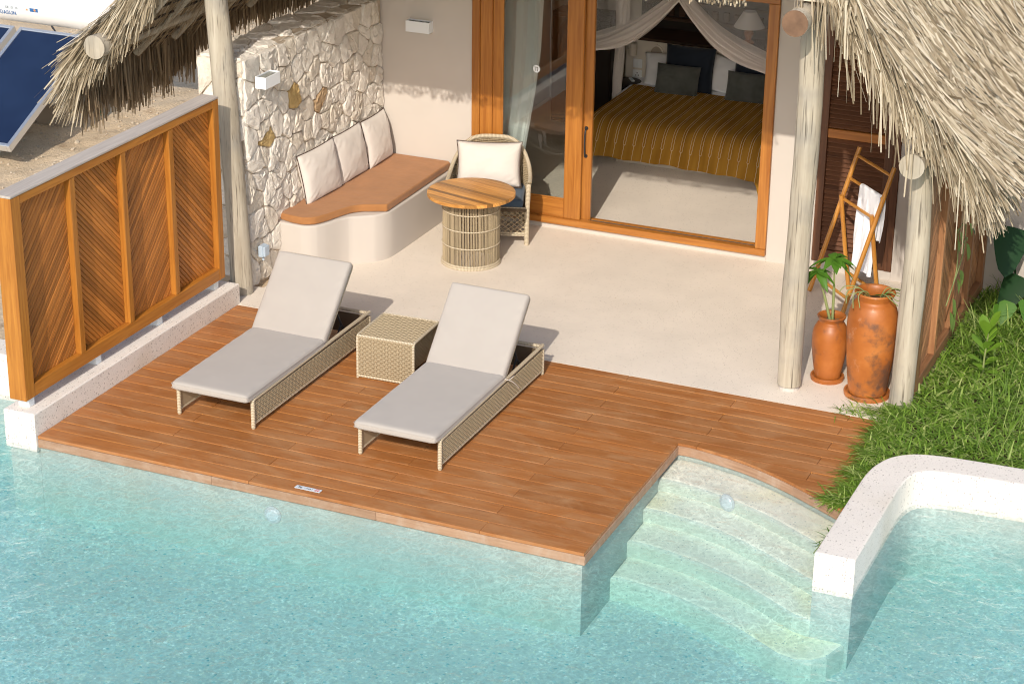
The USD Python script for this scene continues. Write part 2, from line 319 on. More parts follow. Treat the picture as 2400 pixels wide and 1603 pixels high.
def logmat(name, c1, c2, stain):
    n = {'t': ('texture_coordinate', {}), 'g': ('geometry', {}), 'mp': ('mapping', {'scale': (14, 14, .9)}), 'n': ('noise_texture', {'scale': 1.0, 'detail': 8.0, 'roughness': .65, 'distortion': .4}),
         'mp2': ('mapping', {'scale': (60, 60, 2.2)}), 'n2': ('noise_texture', {'scale': 1.0, 'detail': 4.0}), 'r2': ('rgb_ramp', {'ramp': [(.30, (.22, .20, .18)), (.43, (1, 1, 1))]}),
         'r': ('rgb_ramp', {'ramp': [(.3, c1), (.7, c2)]}), 'mx': ('mix', {'mix_type': 'multiply', 'fac': .8}), 'ns': ('noise_texture', {'scale': 2.3, 'detail': 5.0}), 'rs': ('rgb_ramp', {'ramp': [(.5, (0, 0, 0)), (.75, (.8, .8, .8))]}), 'ms': ('mix', {'color2': stain}),
         'b': ('bump', {'strength': .35, 'distance': .006}), 'p': ('principled_bsdf', {'roughness': .75, 'specular_ior_level': .25})}
    l = [('g.position', 'mp.vector'), ('mp.vector', 'n.vector'), ('g.position', 'mp2.vector'), ('mp2.vector', 'n2.vector'), ('n.fac', 'r.fac'), ('n2.fac', 'r2.fac'), ('g.position', 'ns.vector'), ('ns.fac', 'rs.fac'), ('rs.color', 'ms.fac'), ('r.color', 'ms.color1'),
         ('ms.color', 'mx.color1'), ('r2.color', 'mx.color2'), ('mx.color', 'p.base_color'), ('n2.fac', 'b.height'), ('b.normal', 'p.normal')]
    return M(name, n, l)
log_wood = logmat('log_wood', (.30, .255, .19), (.48, .425, .335), (.245, .23, .205))
log_end = plain('log_end_wood', (.17, .095, .055), .8, .35, 9.0, 60, .3)
log_pale = plain('log_end_pale', (.42, .35, .24), .8, .2, 9.0, 60, .3)

plaster = plain('plaster', (.525, .475, .425), .85, .03, 1.3, 70, .10, .002, .2)
plaster_in = plain('plaster_inside', (.66, .60, .52), .85, .04, 1.3, 60, .1, .002, .2)
terrazzo = speckled('terrazzo', (.69, .615, .525), [(.30, .25, .20), (.40, .34, .27), (.55, .42, .28)], 48, .26, .22, .55, .06, .25, .0015)
kerb_stone = speckled('kerb_stone', (.72, .665, .60), [(.26, .22, .19), (.40, .36, .31), (.20, .17, .15)], 50, .24, .30, .7, .05, .5, .004, 22.0, stain=((.62, .55, .46), 1.1))
shaded_pool_plaster = speckled('shaded_pool_plaster', (.375, .435, .415), [(.30, .38, .38), (.45, .52, .46), (.25, .33, .36)], 42, .18, .28, .6, .06, .2, .003, 16.0, stain=((.40, .43, .39), 1.2))  # wall colour darkened to imitate the steeper sun under water
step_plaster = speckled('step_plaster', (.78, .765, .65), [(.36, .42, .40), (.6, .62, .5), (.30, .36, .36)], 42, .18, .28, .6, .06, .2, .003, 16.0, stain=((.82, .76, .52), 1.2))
shaded_riser_plaster = speckled('shaded_riser_plaster', (.50, .535, .475), [(.30, .36, .36), (.45, .52, .46), (.25, .33, .36)], 42, .18, .28, .6, .06, .2, .003, 16.0)  # darker than the treads: shade from refracted sun is put into the colour
def poolfloor():
    n = {'g': ('geometry', {}), 'v': ('voronoi_texture', {'scale': 52.0}), 's': ('separate_color', {}), 'r': ('rgb_ramp', {'ramp': [(0, (.22, .40, .42)), (.02, (.40, .56, .56)), (.06, (.50, .545, .525)), (.75, (.56, .605, .575)), (.93, (.63, .65, .57)), (1, (.78, .78, .74))]}),
         'n': ('noise_texture', {'scale': .8, 'detail': 5.0}), 'r2': ('rgb_ramp', {'ramp': [(.3, (.86, .90, .9)), (.7, (1, 1, 1))]}), 'm': ('mix', {'mix_type': 'multiply', 'fac': 1.0}), 'p': ('principled_bsdf', {'roughness': .7, 'specular_ior_level': .1})}
    l = [('g.position', 'v.vector'), ('v.color', 's.color'), ('s.r', 'r.fac'), ('g.position', 'n.vector'), ('n.fac', 'r2.fac'), ('r.color', 'm.color1'), ('r2.color', 'm.color2'), ('m.color', 'p.base_color')]
    return M('pool_floor_pebble', n, l)
pool_pebble = poolfloor()
def watermat():
    """clear water: it takes up red with depth; a bright web painted into its transmission colour imitates caustics; bumps mirror the sky"""
    n = {'g': ('geometry', {}),
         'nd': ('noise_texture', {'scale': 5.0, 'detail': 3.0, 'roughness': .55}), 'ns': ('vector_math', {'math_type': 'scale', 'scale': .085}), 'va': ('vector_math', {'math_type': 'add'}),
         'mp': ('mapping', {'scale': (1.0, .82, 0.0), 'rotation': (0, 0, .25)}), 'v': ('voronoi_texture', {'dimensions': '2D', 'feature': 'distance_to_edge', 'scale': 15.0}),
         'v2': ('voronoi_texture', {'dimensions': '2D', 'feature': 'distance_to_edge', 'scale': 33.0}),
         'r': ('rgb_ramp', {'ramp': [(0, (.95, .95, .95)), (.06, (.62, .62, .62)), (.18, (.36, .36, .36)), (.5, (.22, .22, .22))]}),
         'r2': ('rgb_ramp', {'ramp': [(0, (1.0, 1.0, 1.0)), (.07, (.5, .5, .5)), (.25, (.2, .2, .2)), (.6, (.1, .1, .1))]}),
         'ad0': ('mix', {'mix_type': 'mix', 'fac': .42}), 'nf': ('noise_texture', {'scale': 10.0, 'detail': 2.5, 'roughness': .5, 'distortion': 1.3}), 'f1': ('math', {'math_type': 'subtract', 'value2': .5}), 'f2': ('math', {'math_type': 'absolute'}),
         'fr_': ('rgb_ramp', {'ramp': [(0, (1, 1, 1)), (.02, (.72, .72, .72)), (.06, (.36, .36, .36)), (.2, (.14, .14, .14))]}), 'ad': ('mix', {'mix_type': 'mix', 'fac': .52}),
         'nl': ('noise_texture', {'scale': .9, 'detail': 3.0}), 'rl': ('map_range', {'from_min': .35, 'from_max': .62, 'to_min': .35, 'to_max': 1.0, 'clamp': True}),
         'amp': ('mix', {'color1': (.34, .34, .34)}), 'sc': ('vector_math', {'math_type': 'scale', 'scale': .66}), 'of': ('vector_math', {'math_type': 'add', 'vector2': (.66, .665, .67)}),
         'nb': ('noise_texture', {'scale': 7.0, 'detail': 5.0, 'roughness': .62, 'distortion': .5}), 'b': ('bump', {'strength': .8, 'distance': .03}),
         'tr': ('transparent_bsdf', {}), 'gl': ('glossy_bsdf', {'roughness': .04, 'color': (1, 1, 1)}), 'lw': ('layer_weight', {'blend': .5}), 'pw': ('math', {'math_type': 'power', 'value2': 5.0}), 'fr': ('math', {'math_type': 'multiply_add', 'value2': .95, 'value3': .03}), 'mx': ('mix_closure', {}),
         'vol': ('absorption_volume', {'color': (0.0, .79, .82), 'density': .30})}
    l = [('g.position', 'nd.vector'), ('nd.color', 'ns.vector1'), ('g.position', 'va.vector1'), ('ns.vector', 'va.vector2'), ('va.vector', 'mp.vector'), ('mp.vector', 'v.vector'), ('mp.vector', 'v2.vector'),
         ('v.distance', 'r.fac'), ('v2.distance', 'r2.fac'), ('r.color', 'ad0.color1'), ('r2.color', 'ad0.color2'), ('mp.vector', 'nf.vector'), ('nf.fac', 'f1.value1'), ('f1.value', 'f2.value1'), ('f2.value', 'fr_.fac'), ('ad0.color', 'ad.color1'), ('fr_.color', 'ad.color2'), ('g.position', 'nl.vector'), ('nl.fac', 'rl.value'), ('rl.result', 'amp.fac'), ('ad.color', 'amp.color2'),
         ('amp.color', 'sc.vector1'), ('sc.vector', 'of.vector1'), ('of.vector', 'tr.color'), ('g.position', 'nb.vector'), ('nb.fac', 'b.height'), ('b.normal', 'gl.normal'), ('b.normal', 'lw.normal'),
         ('lw.facing', 'pw.value1'), ('pw.value', 'fr.value1'), ('fr.value', 'mx.fac'), ('tr.BSDF', 'mx.closure1'), ('gl.BSDF', 'mx.closure2')]
    return M('water_look', n, l, surface='mx.closure', volume='vol.volume')
water_look = watermat()
pane = M('window_glass', {'tr': ('transparent_bsdf', {'color': (.975, .985, .98)}), 'gl': ('glossy_bsdf', {'roughness': .0, 'color': (1, 1, 1)}), 'lw': ('layer_weight', {'blend': .5}), 'pw': ('math', {'math_type': 'power', 'value2': 5.0}), 'fr': ('math', {'math_type': 'multiply_add', 'value2': .92, 'value3': .042}), 'mx': ('mix_closure', {})}, [('lw.facing', 'pw.value1'), ('pw.value', 'fr.value1'), ('fr.value', 'mx.fac'), ('tr.BSDF', 'mx.closure1'), ('gl.BSDF', 'mx.closure2')], surface='mx.closure')
def sheer(name, c, clear):
    return M(name, {'d': ('diffuse_bsdf', {'color': c}), 't': ('translucent_bsdf', {'color': c}), 'm1': ('mix_closure', {'fac': .3}), 'tr': ('transparent_bsdf', {}), 'g': ('geometry', {}), 'w': ('noise_texture', {'scale': 220.0, 'detail': 1.0}), 'mr': ('map_range', {'from_min': .3, 'from_max': .7, 'to_min': clear - .2, 'to_max': clear + .2, 'clamp': True}), 'm2': ('mix_closure', {})},
             [('g.position', 'w.vector'), ('w.fac', 'mr.value'), ('mr.result', 'm2.fac'), ('d.BSDF', 'm1.closure1'), ('t.BSDF', 'm1.closure2'), ('m1.closure', 'm2.closure1'), ('tr.BSDF', 'm2.closure2')], surface='m2.closure')
curtain_cloth = sheer('sheer_curtain', (.90, .94, .91), .20)
net_cloth = sheer('mosquito_net', (.86, .80, .76), .42)
net_thin = sheer('mosquito_net_single', (.80, .76, .74), .80)

stone_a = plain('stone_cream', (.72, .655, .57), .9, .16, 6.0, 46, .95, .012, .15, c2=(.82, .77, .69))
stone_b = plain('stone_pale', (.76, .69, .595), .9, .13, 5.0, 52, .95, .012, .15, c2=(.84, .785, .70))
stone_c = plain('stone_warm', (.68, .60, .49), .9, .18, 6.0, 46, .95, .012, .15, c2=(.78, .71, .61))
stone_y = plain('stone_ochre', (.52, .33, .12), .9, .3, 9.0, 38, .75, .012, .15, c2=(.62, .46, .22))
stone_r = plain('stone_rust', (.42, .23, .10), .9, .35, 9.0, 38, .75, .012, .15, c2=(.58, .44, .28))
mortar = plain('mortar', (.50, .41, .31), .95, .25, 12.0, 50, .6, .01, .1)
sand = plain('sand', (.56, .425, .275), .95, .16, 1.4, 26, .8, .03, .1, c2=(.68, .545, .385), detail=9.0, blotch=((.30, .20, .12), 3.0, .58, .78))
pebble_m = island('pebble', (.45, .38, .29), (.78, .72, .62), .9)
soil = plain('soil', (.05, .036, .022), .95, .3, 8, 40, .6, .02, .1)
wicker = island('wicker', (.36, .285, .18), (.64, .54, .39), .6, .3)
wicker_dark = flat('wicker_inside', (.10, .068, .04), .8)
wicker_back = flat('wicker_backing', (.36, .28, .18), .8)
wicker_wrap = M('wicker_wrap', {'t': ('texture_coordinate', {}), 'w': ('wave_texture', {'scale': 22.0, 'distortion': .6}), 'r': ('rgb_ramp', {'ramp': [(.0, (.28, .22, .135)), (.35, (.52, .44, .31)), (1, (.62, .53, .39))]}), 'b': ('bump', {'strength': .6, 'distance': .004}), 'p': ('principled_bsdf', {'roughness': .6})},
                [('t.UV', 'w.vector'), ('w.fac', 'r.fac'), ('r.color', 'p.base_color'), ('w.fac', 'b.height'), ('b.normal', 'p.normal')])
def cloth(name, c, amp=.05, weave_s=420.0, rough=.9, bump=.12):
    return M(name, {'g': ('geometry', {}), 'n': ('noise_texture', {'scale': 4.0, 'detail': 6.0, 'roughness': .6}), 'r': ('rgb_ramp', {'ramp': [(.3, mul(c, 1 - amp)), (.7, mul(c, 1 + amp))]}), 'n2': ('noise_texture', {'scale': weave_s, 'detail': 2.0}), 'n3': ('noise_texture', {'scale': 14.0, 'detail': 3.0}),
                    'ad': ('math', {'math_type': 'multiply_add', 'value2': 5.0}), 'b': ('bump', {'strength': bump, 'distance': .0025}), 'p': ('principled_bsdf', {'roughness': rough, 'specular_ior_level': .15, 'sheen_weight': .15})},
             [('g.position', 'n.vector'), ('n.fac', 'r.fac'), ('r.color', 'p.base_color'), ('g.position', 'n2.vector'), ('g.position', 'n3.vector'), ('n3.fac', 'ad.value1'), ('n2.fac', 'ad.value3'), ('ad.value', 'b.height'), ('b.normal', 'p.normal')])
greige = cloth('lounger_fabric', (.385, .35, .315), .025, bump=.08)
tan = cloth('bench_fabric', (.36, .162, .058), .10, 300, bump=.35)
cream = cloth('cream_fabric', (.62, .565, .515), .02)
piping = flat('dark_piping', (.10, .07, .055), .9)
navy = cloth('navy_fabric', (.018, .024, .036), .2)
blue = cloth('blue_seat_fabric', (.055, .085, .125), .12, 300)
knit = cloth('grey_knit', (.085, .09, .082), .3, 160, bump=.5)
linen = cloth('white_linen', (.80, .80, .82), .03)
towel_m = cloth('towel_cloth', (.82, .82, .85), .02, 500, bump=.3)
def blanketmat():
    """mustard bedspread with paired pale threads along y that join into one near the hem"""
    n = {'g': ('geometry', {}), 'n': ('noise_texture', {'scale': 3.0, 'detail': 6.0}), 'mp': ('mapping', {'scale': (5.0, .6, .6)}), 'r': ('rgb_ramp', {'ramp': [(.35, (.26, .125, .015)), (.65, (.35, .18, .027))]}), 'p': ('principled_bsdf', {'roughness': .9, 'specular_ior_level': .1})}
    l = [('g.position', 'mp.vector'), ('mp.vector', 'n.vector'), ('n.fac', 'r.fac'), ('r.color', 'p.base_color')]
    return M('bedspread_cloth', n, l)
spread = blanketmat()
thread = flat('pale_thread', (.66, .52, .34), .9)
def terracottamat():
    
    n = {'g': ('geometry', {}), 'n': ('noise_texture', {'scale': 3.5, 'detail': 7.0, 'roughness': .6}), 'r': ('rgb_ramp', {'ramp': [(.3, (.27, .078, .015)), (.55, (.37, .118, .024)), (.75, (.46, .17, .045))]}),
         'n2': ('noise_texture', {'scale': 4.2, 'detail': 6.0, 'roughness': .65}), 'r2': ('rgb_ramp', {'ramp': [(.52, (0, 0, 0)), (.66, (.88, .88, .88))]}), 'm2': ('mix', {'color2': (.085, .05, .035)}),
         'n3': ('noise_texture', {'scale': 6.0, 'detail': 7.0, 'roughness': .7}), 'r3': ('rgb_ramp', {'ramp': [(.60, (0, 0, 0)), (.80, (.6, .6, .6))]}), 'm3': ('mix', {'color2': (.60, .42, .30)}),
         'o': ('vector_math', {'math_type': 'add', 'vector2': (3.1, 8.7, 1.3)}), 'b': ('bump', {'strength': .25, 'distance': .004}), 'p': ('principled_bsdf', {'roughness': .42, 'specular_ior_level': .4})}
    l = [('g.position', 'n.vector'), ('n.fac', 'r.fac'), ('g.position', 'n2.vector'), ('n2.fac', 'r2.fac'), ('r2.color', 'm2.fac'), ('r.color', 'm2.color1'), ('g.position', 'o.vector1'), ('o.vector', 'n3.vector'), ('n3.fac', 'r3.fac'), ('r3.color', 'm3.fac'), ('m2.color', 'm3.color1'), ('m3.color', 'p.base_color'), ('n3.fac', 'b.height'), ('b.normal', 'p.normal')]
    return M('terracotta', n, l)
terracotta = terracottamat()
straw = island('straw', (.40, .32, .22), (.76, .67, .53), .75, .2, .12, c3=(.92, .87, .77))
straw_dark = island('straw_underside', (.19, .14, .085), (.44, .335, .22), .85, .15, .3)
thatch_mat = M('thatch_layer', {'g': ('geometry', {}), 'mp': ('mapping', {'scale': (5, 75, 5), 'rotation': (0, 0, .16)}), 'n': ('noise_texture', {'scale': 1.0, 'detail': 6.0, 'roughness': .7, 'distortion': .8}), 'r': ('rgb_ramp', {'ramp': [(.30, (.22, .165, .10)), (.45, (.50, .41, .29)), (.62, (.80, .71, .57))]}), 'b': ('bump', {'strength': .7, 'distance': .015}), 'p': ('principled_bsdf', {'roughness': .85, 'specular_ior_level': .15})},
               [('g.position', 'mp.vector'), ('mp.vector', 'n.vector'), ('n.fac', 'r.fac'), ('r.color', 'p.base_color'), ('n.fac', 'b.height'), ('b.normal', 'p.normal')])
grass_m = island('grass_blade', (.08, .17, .018), (.25, .40, .055), .5, .35, .45, c3=(.52, .58, .22))
leaf_m = island('leaf', (.08, .20, .02), (.20, .36, .04), .45, .4, .35)
leaf_bright = island('leaf_bright', (.17, .31, .03), (.36, .52, .07), .45, .4, .4)
leaf_dark = island('leaf_dark', (.010, .04, .010), (.028, .075, .016), .5, .3, .15)
leaf_dry = island('leaf_mottled', (.18, .28, .06), (.48, .50, .26), .6, .3, .3)
stem_m = island('stem', (.22, .25, .10), (.40, .34, .18), .7, .2)
white_metal = flat('white_metal', (.70, .74, .76), .35, .5)
lamp_white = flat('lamp_white', (.78, .80, .81), .4)
dark_glass = flat('lamp_lens', (.16, .17, .15), .15)
grey_plastic = flat('grey_plastic', (.42, .50, .58), .5)
black_metal = flat('black_metal', (.02, .02, .022), .4)
alu = flat('aluminium', (.66, .68, .70), .3, .5, .85)
steel = flat('rail_steel', (.6, .6, .6), .3, .5, 1.0)
tank_white = flat('tank_enamel', (.80, .79, .77), .25, .5, 0, .4)
print_blue = flat('print_blue', (.03, .13, .33), .5)
print_silver = flat('print_silver', (.55, .60, .64), .4)
print_orange = flat('print_orange', (.7, .3, .06), .5)
print_black = flat('print_black', (.02, .02, .02), .6)
print_red = flat('print_red', (.55, .05, .03), .5)
solar = M('solar_glass', {'g': ('geometry', {}), 'n': ('noise_texture', {'scale': 1.2, 'detail': 2.0}), 'r': ('rgb_ramp', {'ramp': [(.3, (.007, .014, .04)), (.7, (.012, .024, .06))]}), 'p': ('principled_bsdf', {'roughness': .12, 'specular_ior_level': .45})}, [('g.position', 'n.vector'), ('n.fac', 'r.fac'), ('r.color', 'p.base_color')])
green_pipe = flat('green_pipe', (.03, .38, .26), .4)
concrete = plain('concrete', (.36, .30, .24), .95, .12, 5, 50, .4)
pool_lens = flat('pool_light_lens', (.5, .55, .58), .2)

lamp_ring = flat('pool_light_ring', (.42, .46, .48), .4)

# ================================================================ the setting
WZ, FZ, YH = -0.098, -0.735, 6.586          # water level, pool floor, facade
XC = -2.22                                   # middle axis of house and roof
curve = bez([(0, 2.106), (.18, 2.098), (.585, 2.005), (.965, 1.845), (1.30, 1.655), (1.62, 1.46)], 8)[:, :2]
deck_poly = Polygon([(-4.858, 0), (0, 0)] + [tuple(p) for p in curve] + [(1.62, 3.25), (-4.858, 3.25)])
def poolfloor_sheet():
    v = [(-16, -14, FZ), (16, -14, FZ), (16, 3, FZ), (-16, 3, FZ)]
    return np.array(v, float), np.array([[0, 1, 2], [0, 2, 3]])
tag(obj(None, 'pool_floor', poolfloor_sheet(), pool_pebble), kind='structure', label='pale pebble floor of the pool under the turquoise water', cat='pool floor')
wpoly = unary_union([sbox(-15, -13, 15, .30), sbox(-.3, 0, 2.0, 2.3), sbox(1.7, 0, 15, 2.3), sbox(-15, 0, -5.0, .80)])
tag(obj(None, 'water', prism(wpoly, -1.3, WZ).vf(), water_look), kind='structure', label='clear turquoise pool water with fine ripples', cat='water')
gpoly = Polygon([(-200, -200), (200, -200), (200, 200), (-200, 200)]).difference(unary_union([sbox(-15.2, -13.2, 15.2, 2.25), sbox(-5.2, 0, 1.7, 3.4)]))
gv, gf = trimesh.creation.triangulate_polygon(gpoly, engine='earcut')
tag(obj(None, 'ground', (np.column_stack([gv, np.full(len(gv), -.035)]), gf), sand), kind='structure', label='sandy ground around the house', cat='ground')
def rim():
    m = MB()
    for a, b in (((-15.3, -13.3), (15.3, -13)), ((-15.3, -13), (-15, 2.3)), ((15, -13), (15.3, 2.3)), ((-15, 2.2), (-5.2, 2.5)), ((1.9, 2.3), (15, 2.5))): cbox((*a, -1.4), (*b, -.03), .005, m)
    return m
tag(obj(None, 'pool_wall', rim().vf(), shaded_pool_plaster), kind='structure', label='outer pool walls below the ground', cat='pool wall')
def sand_z(x, y):
    p = np.stack([x, y, np.zeros_like(x)], -1)
    return .05 + .16 * np.exp(-np.maximum(y - .9, 0) / 2.2) * (x < -5) + .09 * (meshkit.fbm(p * .9, 4, 3) - .5) + .05 * (meshkit.fbm(p * 5.0, 4, 5) - .5) + .022 * (meshkit.fbm(p * 22.0, 2, 9) - .5) + .10 * np.clip((y - 7) / 4, 0, 1)
def sandpatch():
    nx, ny = 190, 260; x = np.linspace(-5.12, -15.5, nx) ; y = np.linspace(.86, 19, ny)
    X, Y = np.meshgrid(x, y, indexing='ij'); Z = sand_z(X, Y)
    f = grid_faces(nx, ny)[:, ::-1]
    return np.stack([X, Y, Z], -1).reshape(-1, 3), f
tag(obj(None, 'sand', sandpatch(), sand, smooth=True), kind='structure', label='coarse beige sand and gravel beside the fence and behind the stone wall', cat='sand')
def pebbles(n=5200):
    x = rng.uniform(-13.5, -5.3, n); y = rng.uniform(1, 17, n); r = rng.uniform(.007, .022, n) * np.where(rng.random(n) < .04, 2.0, 1)
    oc = trimesh.creation.icosphere(0); v0 = oc.vertices; k = len(v0)
    s = rng.uniform(.6, 1.3, (n, 1, 3)); v = v0[None] * r[:, None, None] * s * (1 + .3 * rng.standard_normal((n, k, 1)) * .5)
    v += np.stack([x, y, sand_z(x, y) + r * .2], -1)[:, None]
    return v.reshape(-1, 3), (oc.faces[None] + (np.arange(n) * k)[:, None, None]).reshape(-1, 3)
obj(None, 'gravel', pebbles(), pebble_m, kind='stuff', label='loose pale gravel scattered over the sand', cat='gravel')

# pool walls under the deck, and the curved steps in the notch
inner = deck_poly.buffer(-.022, join_style=2)
tag(obj(None, 'pool_wall', prism(unary_union([inner.intersection(sbox(-5, 0, 2, 2.6)), sbox(-4.868, .022, -4.80, 2.5)]), -1.2, -.101).vf(), shaded_pool_plaster), kind='structure', label='pale pool wall below the wooden deck', cat='pool wall')
def steps():
    st = thing('pool_steps', 'curved shallow plaster steps under water in the deck corner', 'steps', kind='structure')
    for k, (off, z) in enumerate(((.40, -.150), (.74, -.262), (1.10, -.385), (1.46, -.530))):
        c = [(x, y - off) for x, y in curve]; c.append((1.78, c[-1][1] - .10)); c[0] = (-.03, c[0][1])
        if k >= 2: c = [q for q in c if q[0] < 1.52]; c += [(1.62, c[-1][1] - .035), (1.70, c[-1][1] - .02), (1.78, .41)] if k == 2 else [(1.64, c[-1][1] - .03), (1.76, c[-1][1] + .01), (1.85, .18), (1.92, .41)]
        front = [(-.03, c[0][1] + .42)] + [(x, y + .42) for x, y in c[1:]]
        if k == 0: front = [(-.03, 2.10)] + [(x, y + .03) for x, y in curve[1:]] + [(1.78, 1.5)]
        p = Polygon(c + front[::-1]).buffer(0)
        p = max(p.geoms, key=lambda g: g.area) if hasattr(p, 'geoms') else p
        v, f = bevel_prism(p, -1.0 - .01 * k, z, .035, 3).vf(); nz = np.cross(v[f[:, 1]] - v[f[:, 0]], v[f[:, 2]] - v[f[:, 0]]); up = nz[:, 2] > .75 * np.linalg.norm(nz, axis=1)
        s_ = obj(st, 'step', (v, f[up]), step_plaster); obj(s_, 'riser', (v, f[~up]), shaded_riser_plaster)
steps()
def pool_light(loc, n, label):
    t = thing('pool_light', label, 'pool light', loc)
    n = unit(n); a = unit(np.cross(n, [0, 0, 1])); b = np.cross(a, n)
    for nm, r, d, m in (('ring', .075, .012, lamp_ring), ('lens', .058, .02, pool_lens)):
        q = lathe([(0, d), (r * .8, d), (r, d * .5), (r, 0)], 24); v, f = q.vf()
        obj(t, nm, (np.outer(v[:, 0], a) + np.outer(v[:, 1], -b) + np.outer(v[:, 2], n), f), m, smooth=40)
pool_light((-2.665, .020, -.27), (0, -1, 0), 'round white underwater light on the pool wall below the deck edge')
i5 = int(len(curve) * .40)
pool_light((curve[i5][0] + .02, curve[i5][1] - .408, -.19), (-.33, -1, 0), 'round white underwater light on the riser of the pool steps')

# ================================================================ wooden deck
def deck():
    d = thing('wooden_deck', 'orange brown hardwood deck of staggered boards beside the pool', 'deck', kind='structure')
    pitch, gap = .157, .0055; y = 0.0; r = 0
    clip = deck_poly
    while y < 3.24:
        y1 = min(y + pitch, 3.25)
        if r:
            for g in [sbox(-4.855, y - .004, 1.60, y + .004).intersection(deck_poly.buffer(-.004))]:
                for q in getattr(g, 'geoms', [g]):
                    if q.area > 1e-4: obj(d, 'lit_edge_strip', prism(q, -.018, -.0032).vf(), deck_under)  # added bright strip; its colour stands in for sunlit raw yellow board edges
        xs = [-4.858] + [q for q in ((-4.87 if r % 2 == 0 else -3.855) + 2.01 * k for k in range(-1, 5)) if -4.7 < q < 1.55] + [1.62]
        for a, b in zip(xs[:-1], xs[1:]):
            ya, yb = y + (gap / 2 if r else -.012), y1 - gap / 2
            rect = sbox(a + (.0018 if a > -4.8 else 0), ya, b - (.0018 if b < 1.6 else 0), yb)
            g = rect.intersection(clip.union(sbox(-4.9, -.02, .0, .1)).buffer(.003, join_style=2))
            if g.area < .004: continue
            dz = rng.uniform(-.0012, .0012)
            pieces = list(getattr(g, 'geoms', [g]))
            if g.area > rect.area * .995:
                x0, y0, x1, yy = g.bounds; m = bar((x0, (y0 + yy) / 2, -.0125 + dz), (x1, (y0 + yy) / 2, -.0125 + dz), yy - y0, .025, ch=.0035)
                obj(d, 'plank', m, deck_wood); continue
            for g in pieces:
                if g.area < .002: continue
                v, f = bevel_prism(g.simplify(.0006), -.025 + dz, dz, .0008, 1).vf(); _id[0] += 1; i = _id[0]
                m = MB().add(v, f, np.stack([v[:, 0] + i * 3.3, i + .2 + (v[:, 1] - y)], 1))
                obj(d, 'plank', m, deck_wood)
        y += pitch; r += 1
    obj(d, 'deck_frame', prism(deck_poly.buffer(-.012, join_style=2), -.085, -.0275).vf(), deck_under)
    # fascia boards along the water
    xs = [-4.858, -3.2, -1.73, 0.011]
    for a, b in zip(xs[:-1], xs[1:]): obj(d, 'fascia_board', bar((a + .001, -.002, -.066), (b - .001, -.002, -.066), .022, .076, ch=.002), fascia_wood)
    ys = [.0095, 1.0, 2.098]
    for a, b in zip(ys[:-1], ys[1:]): obj(d, 'fascia_board', bar((.001, a + .001, -.066), (.001, b - .001, -.066), .02, .076, ch=.002), fascia_wood)
    cc = np.column_stack([curve, np.full(len(curve), -.062)])
    for k0, k1 in ((0, 13), (13, 27), (27, len(cc) - 1)):
        m = MB(); seg = cc[k0:k1 + 1]; t = np.gradient(seg, axis=0); nn = np.stack([t[:, 1], -t[:, 0], 0 * t[:, 0]], 1); nn /= np.linalg.norm(nn, axis=1, keepdims=True)
        v = np.stack([seg + nn * o + V(0, 0, z) for o, z in ((-.008, -.040), (.011, -.040), (.011, .040), (-.008, .040))], 1).reshape(-1, 3); n = len(seg)
        f = [(4 * i + a, 4 * i + b, 4 * i + 4 + b, 4 * i + 4 + a) for i in range(n - 1) for a, b in ((0, 1), (1, 2), (2, 3), (3, 0))] + [(0, 3, 2, 1), (4 * n - 4, 4 * n - 3, 4 * n - 2, 4 * n - 1)]
        s = np.repeat(np.arange(n) * .05, 4); _id[0] += 1
        m.add(v, np.array(f), np.stack([s, _id[0] + .2 + np.tile([0, .02, .1, .12], n)], 1))
        obj(d, 'fascia_board', m, fascia_wood)
deck()
def sign():
    s = thing('pool_sign', 'small silver pool safety plate screwed to the deck edge', 'sign', (-2.475, .038, .0025))
    obj(s, 'plate', cbox((0, 0, 0), (.225, .05, .003), .0008), print_silver)
    m = MB()                                          # diving figure
    tube([(.028, .030, .0036), (.046, .026, .0036), (.062, .018, .0036)], .0045, 5, True, m, .2); tube([(.030, .038, .0036), (.050, .022, .0036)], .003, 5, True, m, .2); tube([(.024, .018, .0036), (.056, .013, .0036)], .0025, 5, True, m, .2)
    obj(s, 'diver_mark', m.vf(), print_black)
    m = MB()
    for a, b in ((.083, .003), (.098, .012), (.114, .010), (.128, .009), (.146, .003)): cbox((a, .017, .0032), (a + b, .033 if b < .005 else .028, .0038), .0002, m)
    obj(s, 'small_print', m.vf(), print_black)
    a = np.linspace(0, 2 * np.pi, 19); m = MB(); tube(np.stack([.190 + .017 * np.cos(a), .026 + .017 * np.sin(a), np.full(19, .0036)], 1), .0028, 5, False, m, .2)
    tube([(.178, .037, .0037), (.202, .015, .0037)], .0026, 5, True, m, .2); obj(s, 'prohibition_mark', m.vf(), print_red)
sign()

# ================================================================ terrace, kerb, walls by the water
terr = unary_union([sbox(-4.858, 3.252, 1.56, YH + .02), sbox(-5.30, 3.30, -4.8, 3.75)])
tag(obj(None, 'terrace_floor', prism(terr, -.14, 0).vf(), terrazzo), kind='structure', label='cream terrazzo terrace floor in front of the house', cat='floor')
k = obj(None, 'kerb_wall', bevel_prism(sbox(-5.165, -.03, -4.861, 3.30), -.14, .200, .014, 3, lower=False).vf(), kerb_stone, smooth=35)
obj(k, 'submerged_wall', prism(sbox(-5.163, .0215, -4.869, 3.2), -1.2, -.1405).vf(), shaded_pool_plaster)
tag(k, 'low speckled white kerb wall carrying the wooden screen fence', 'kerb wall')
k = obj(None, 'kerb_wall', bevel_prism(sbox(-14, .735, -5.167, 1.03), -.14, .29, .014, 3, lower=False).vf(), kerb_stone, smooth=35)
obj(k, 'submerged_wall', prism(sbox(-14, .737, -5.169, 1.02), -1.2, -.1405).vf(), shaded_pool_plaster)
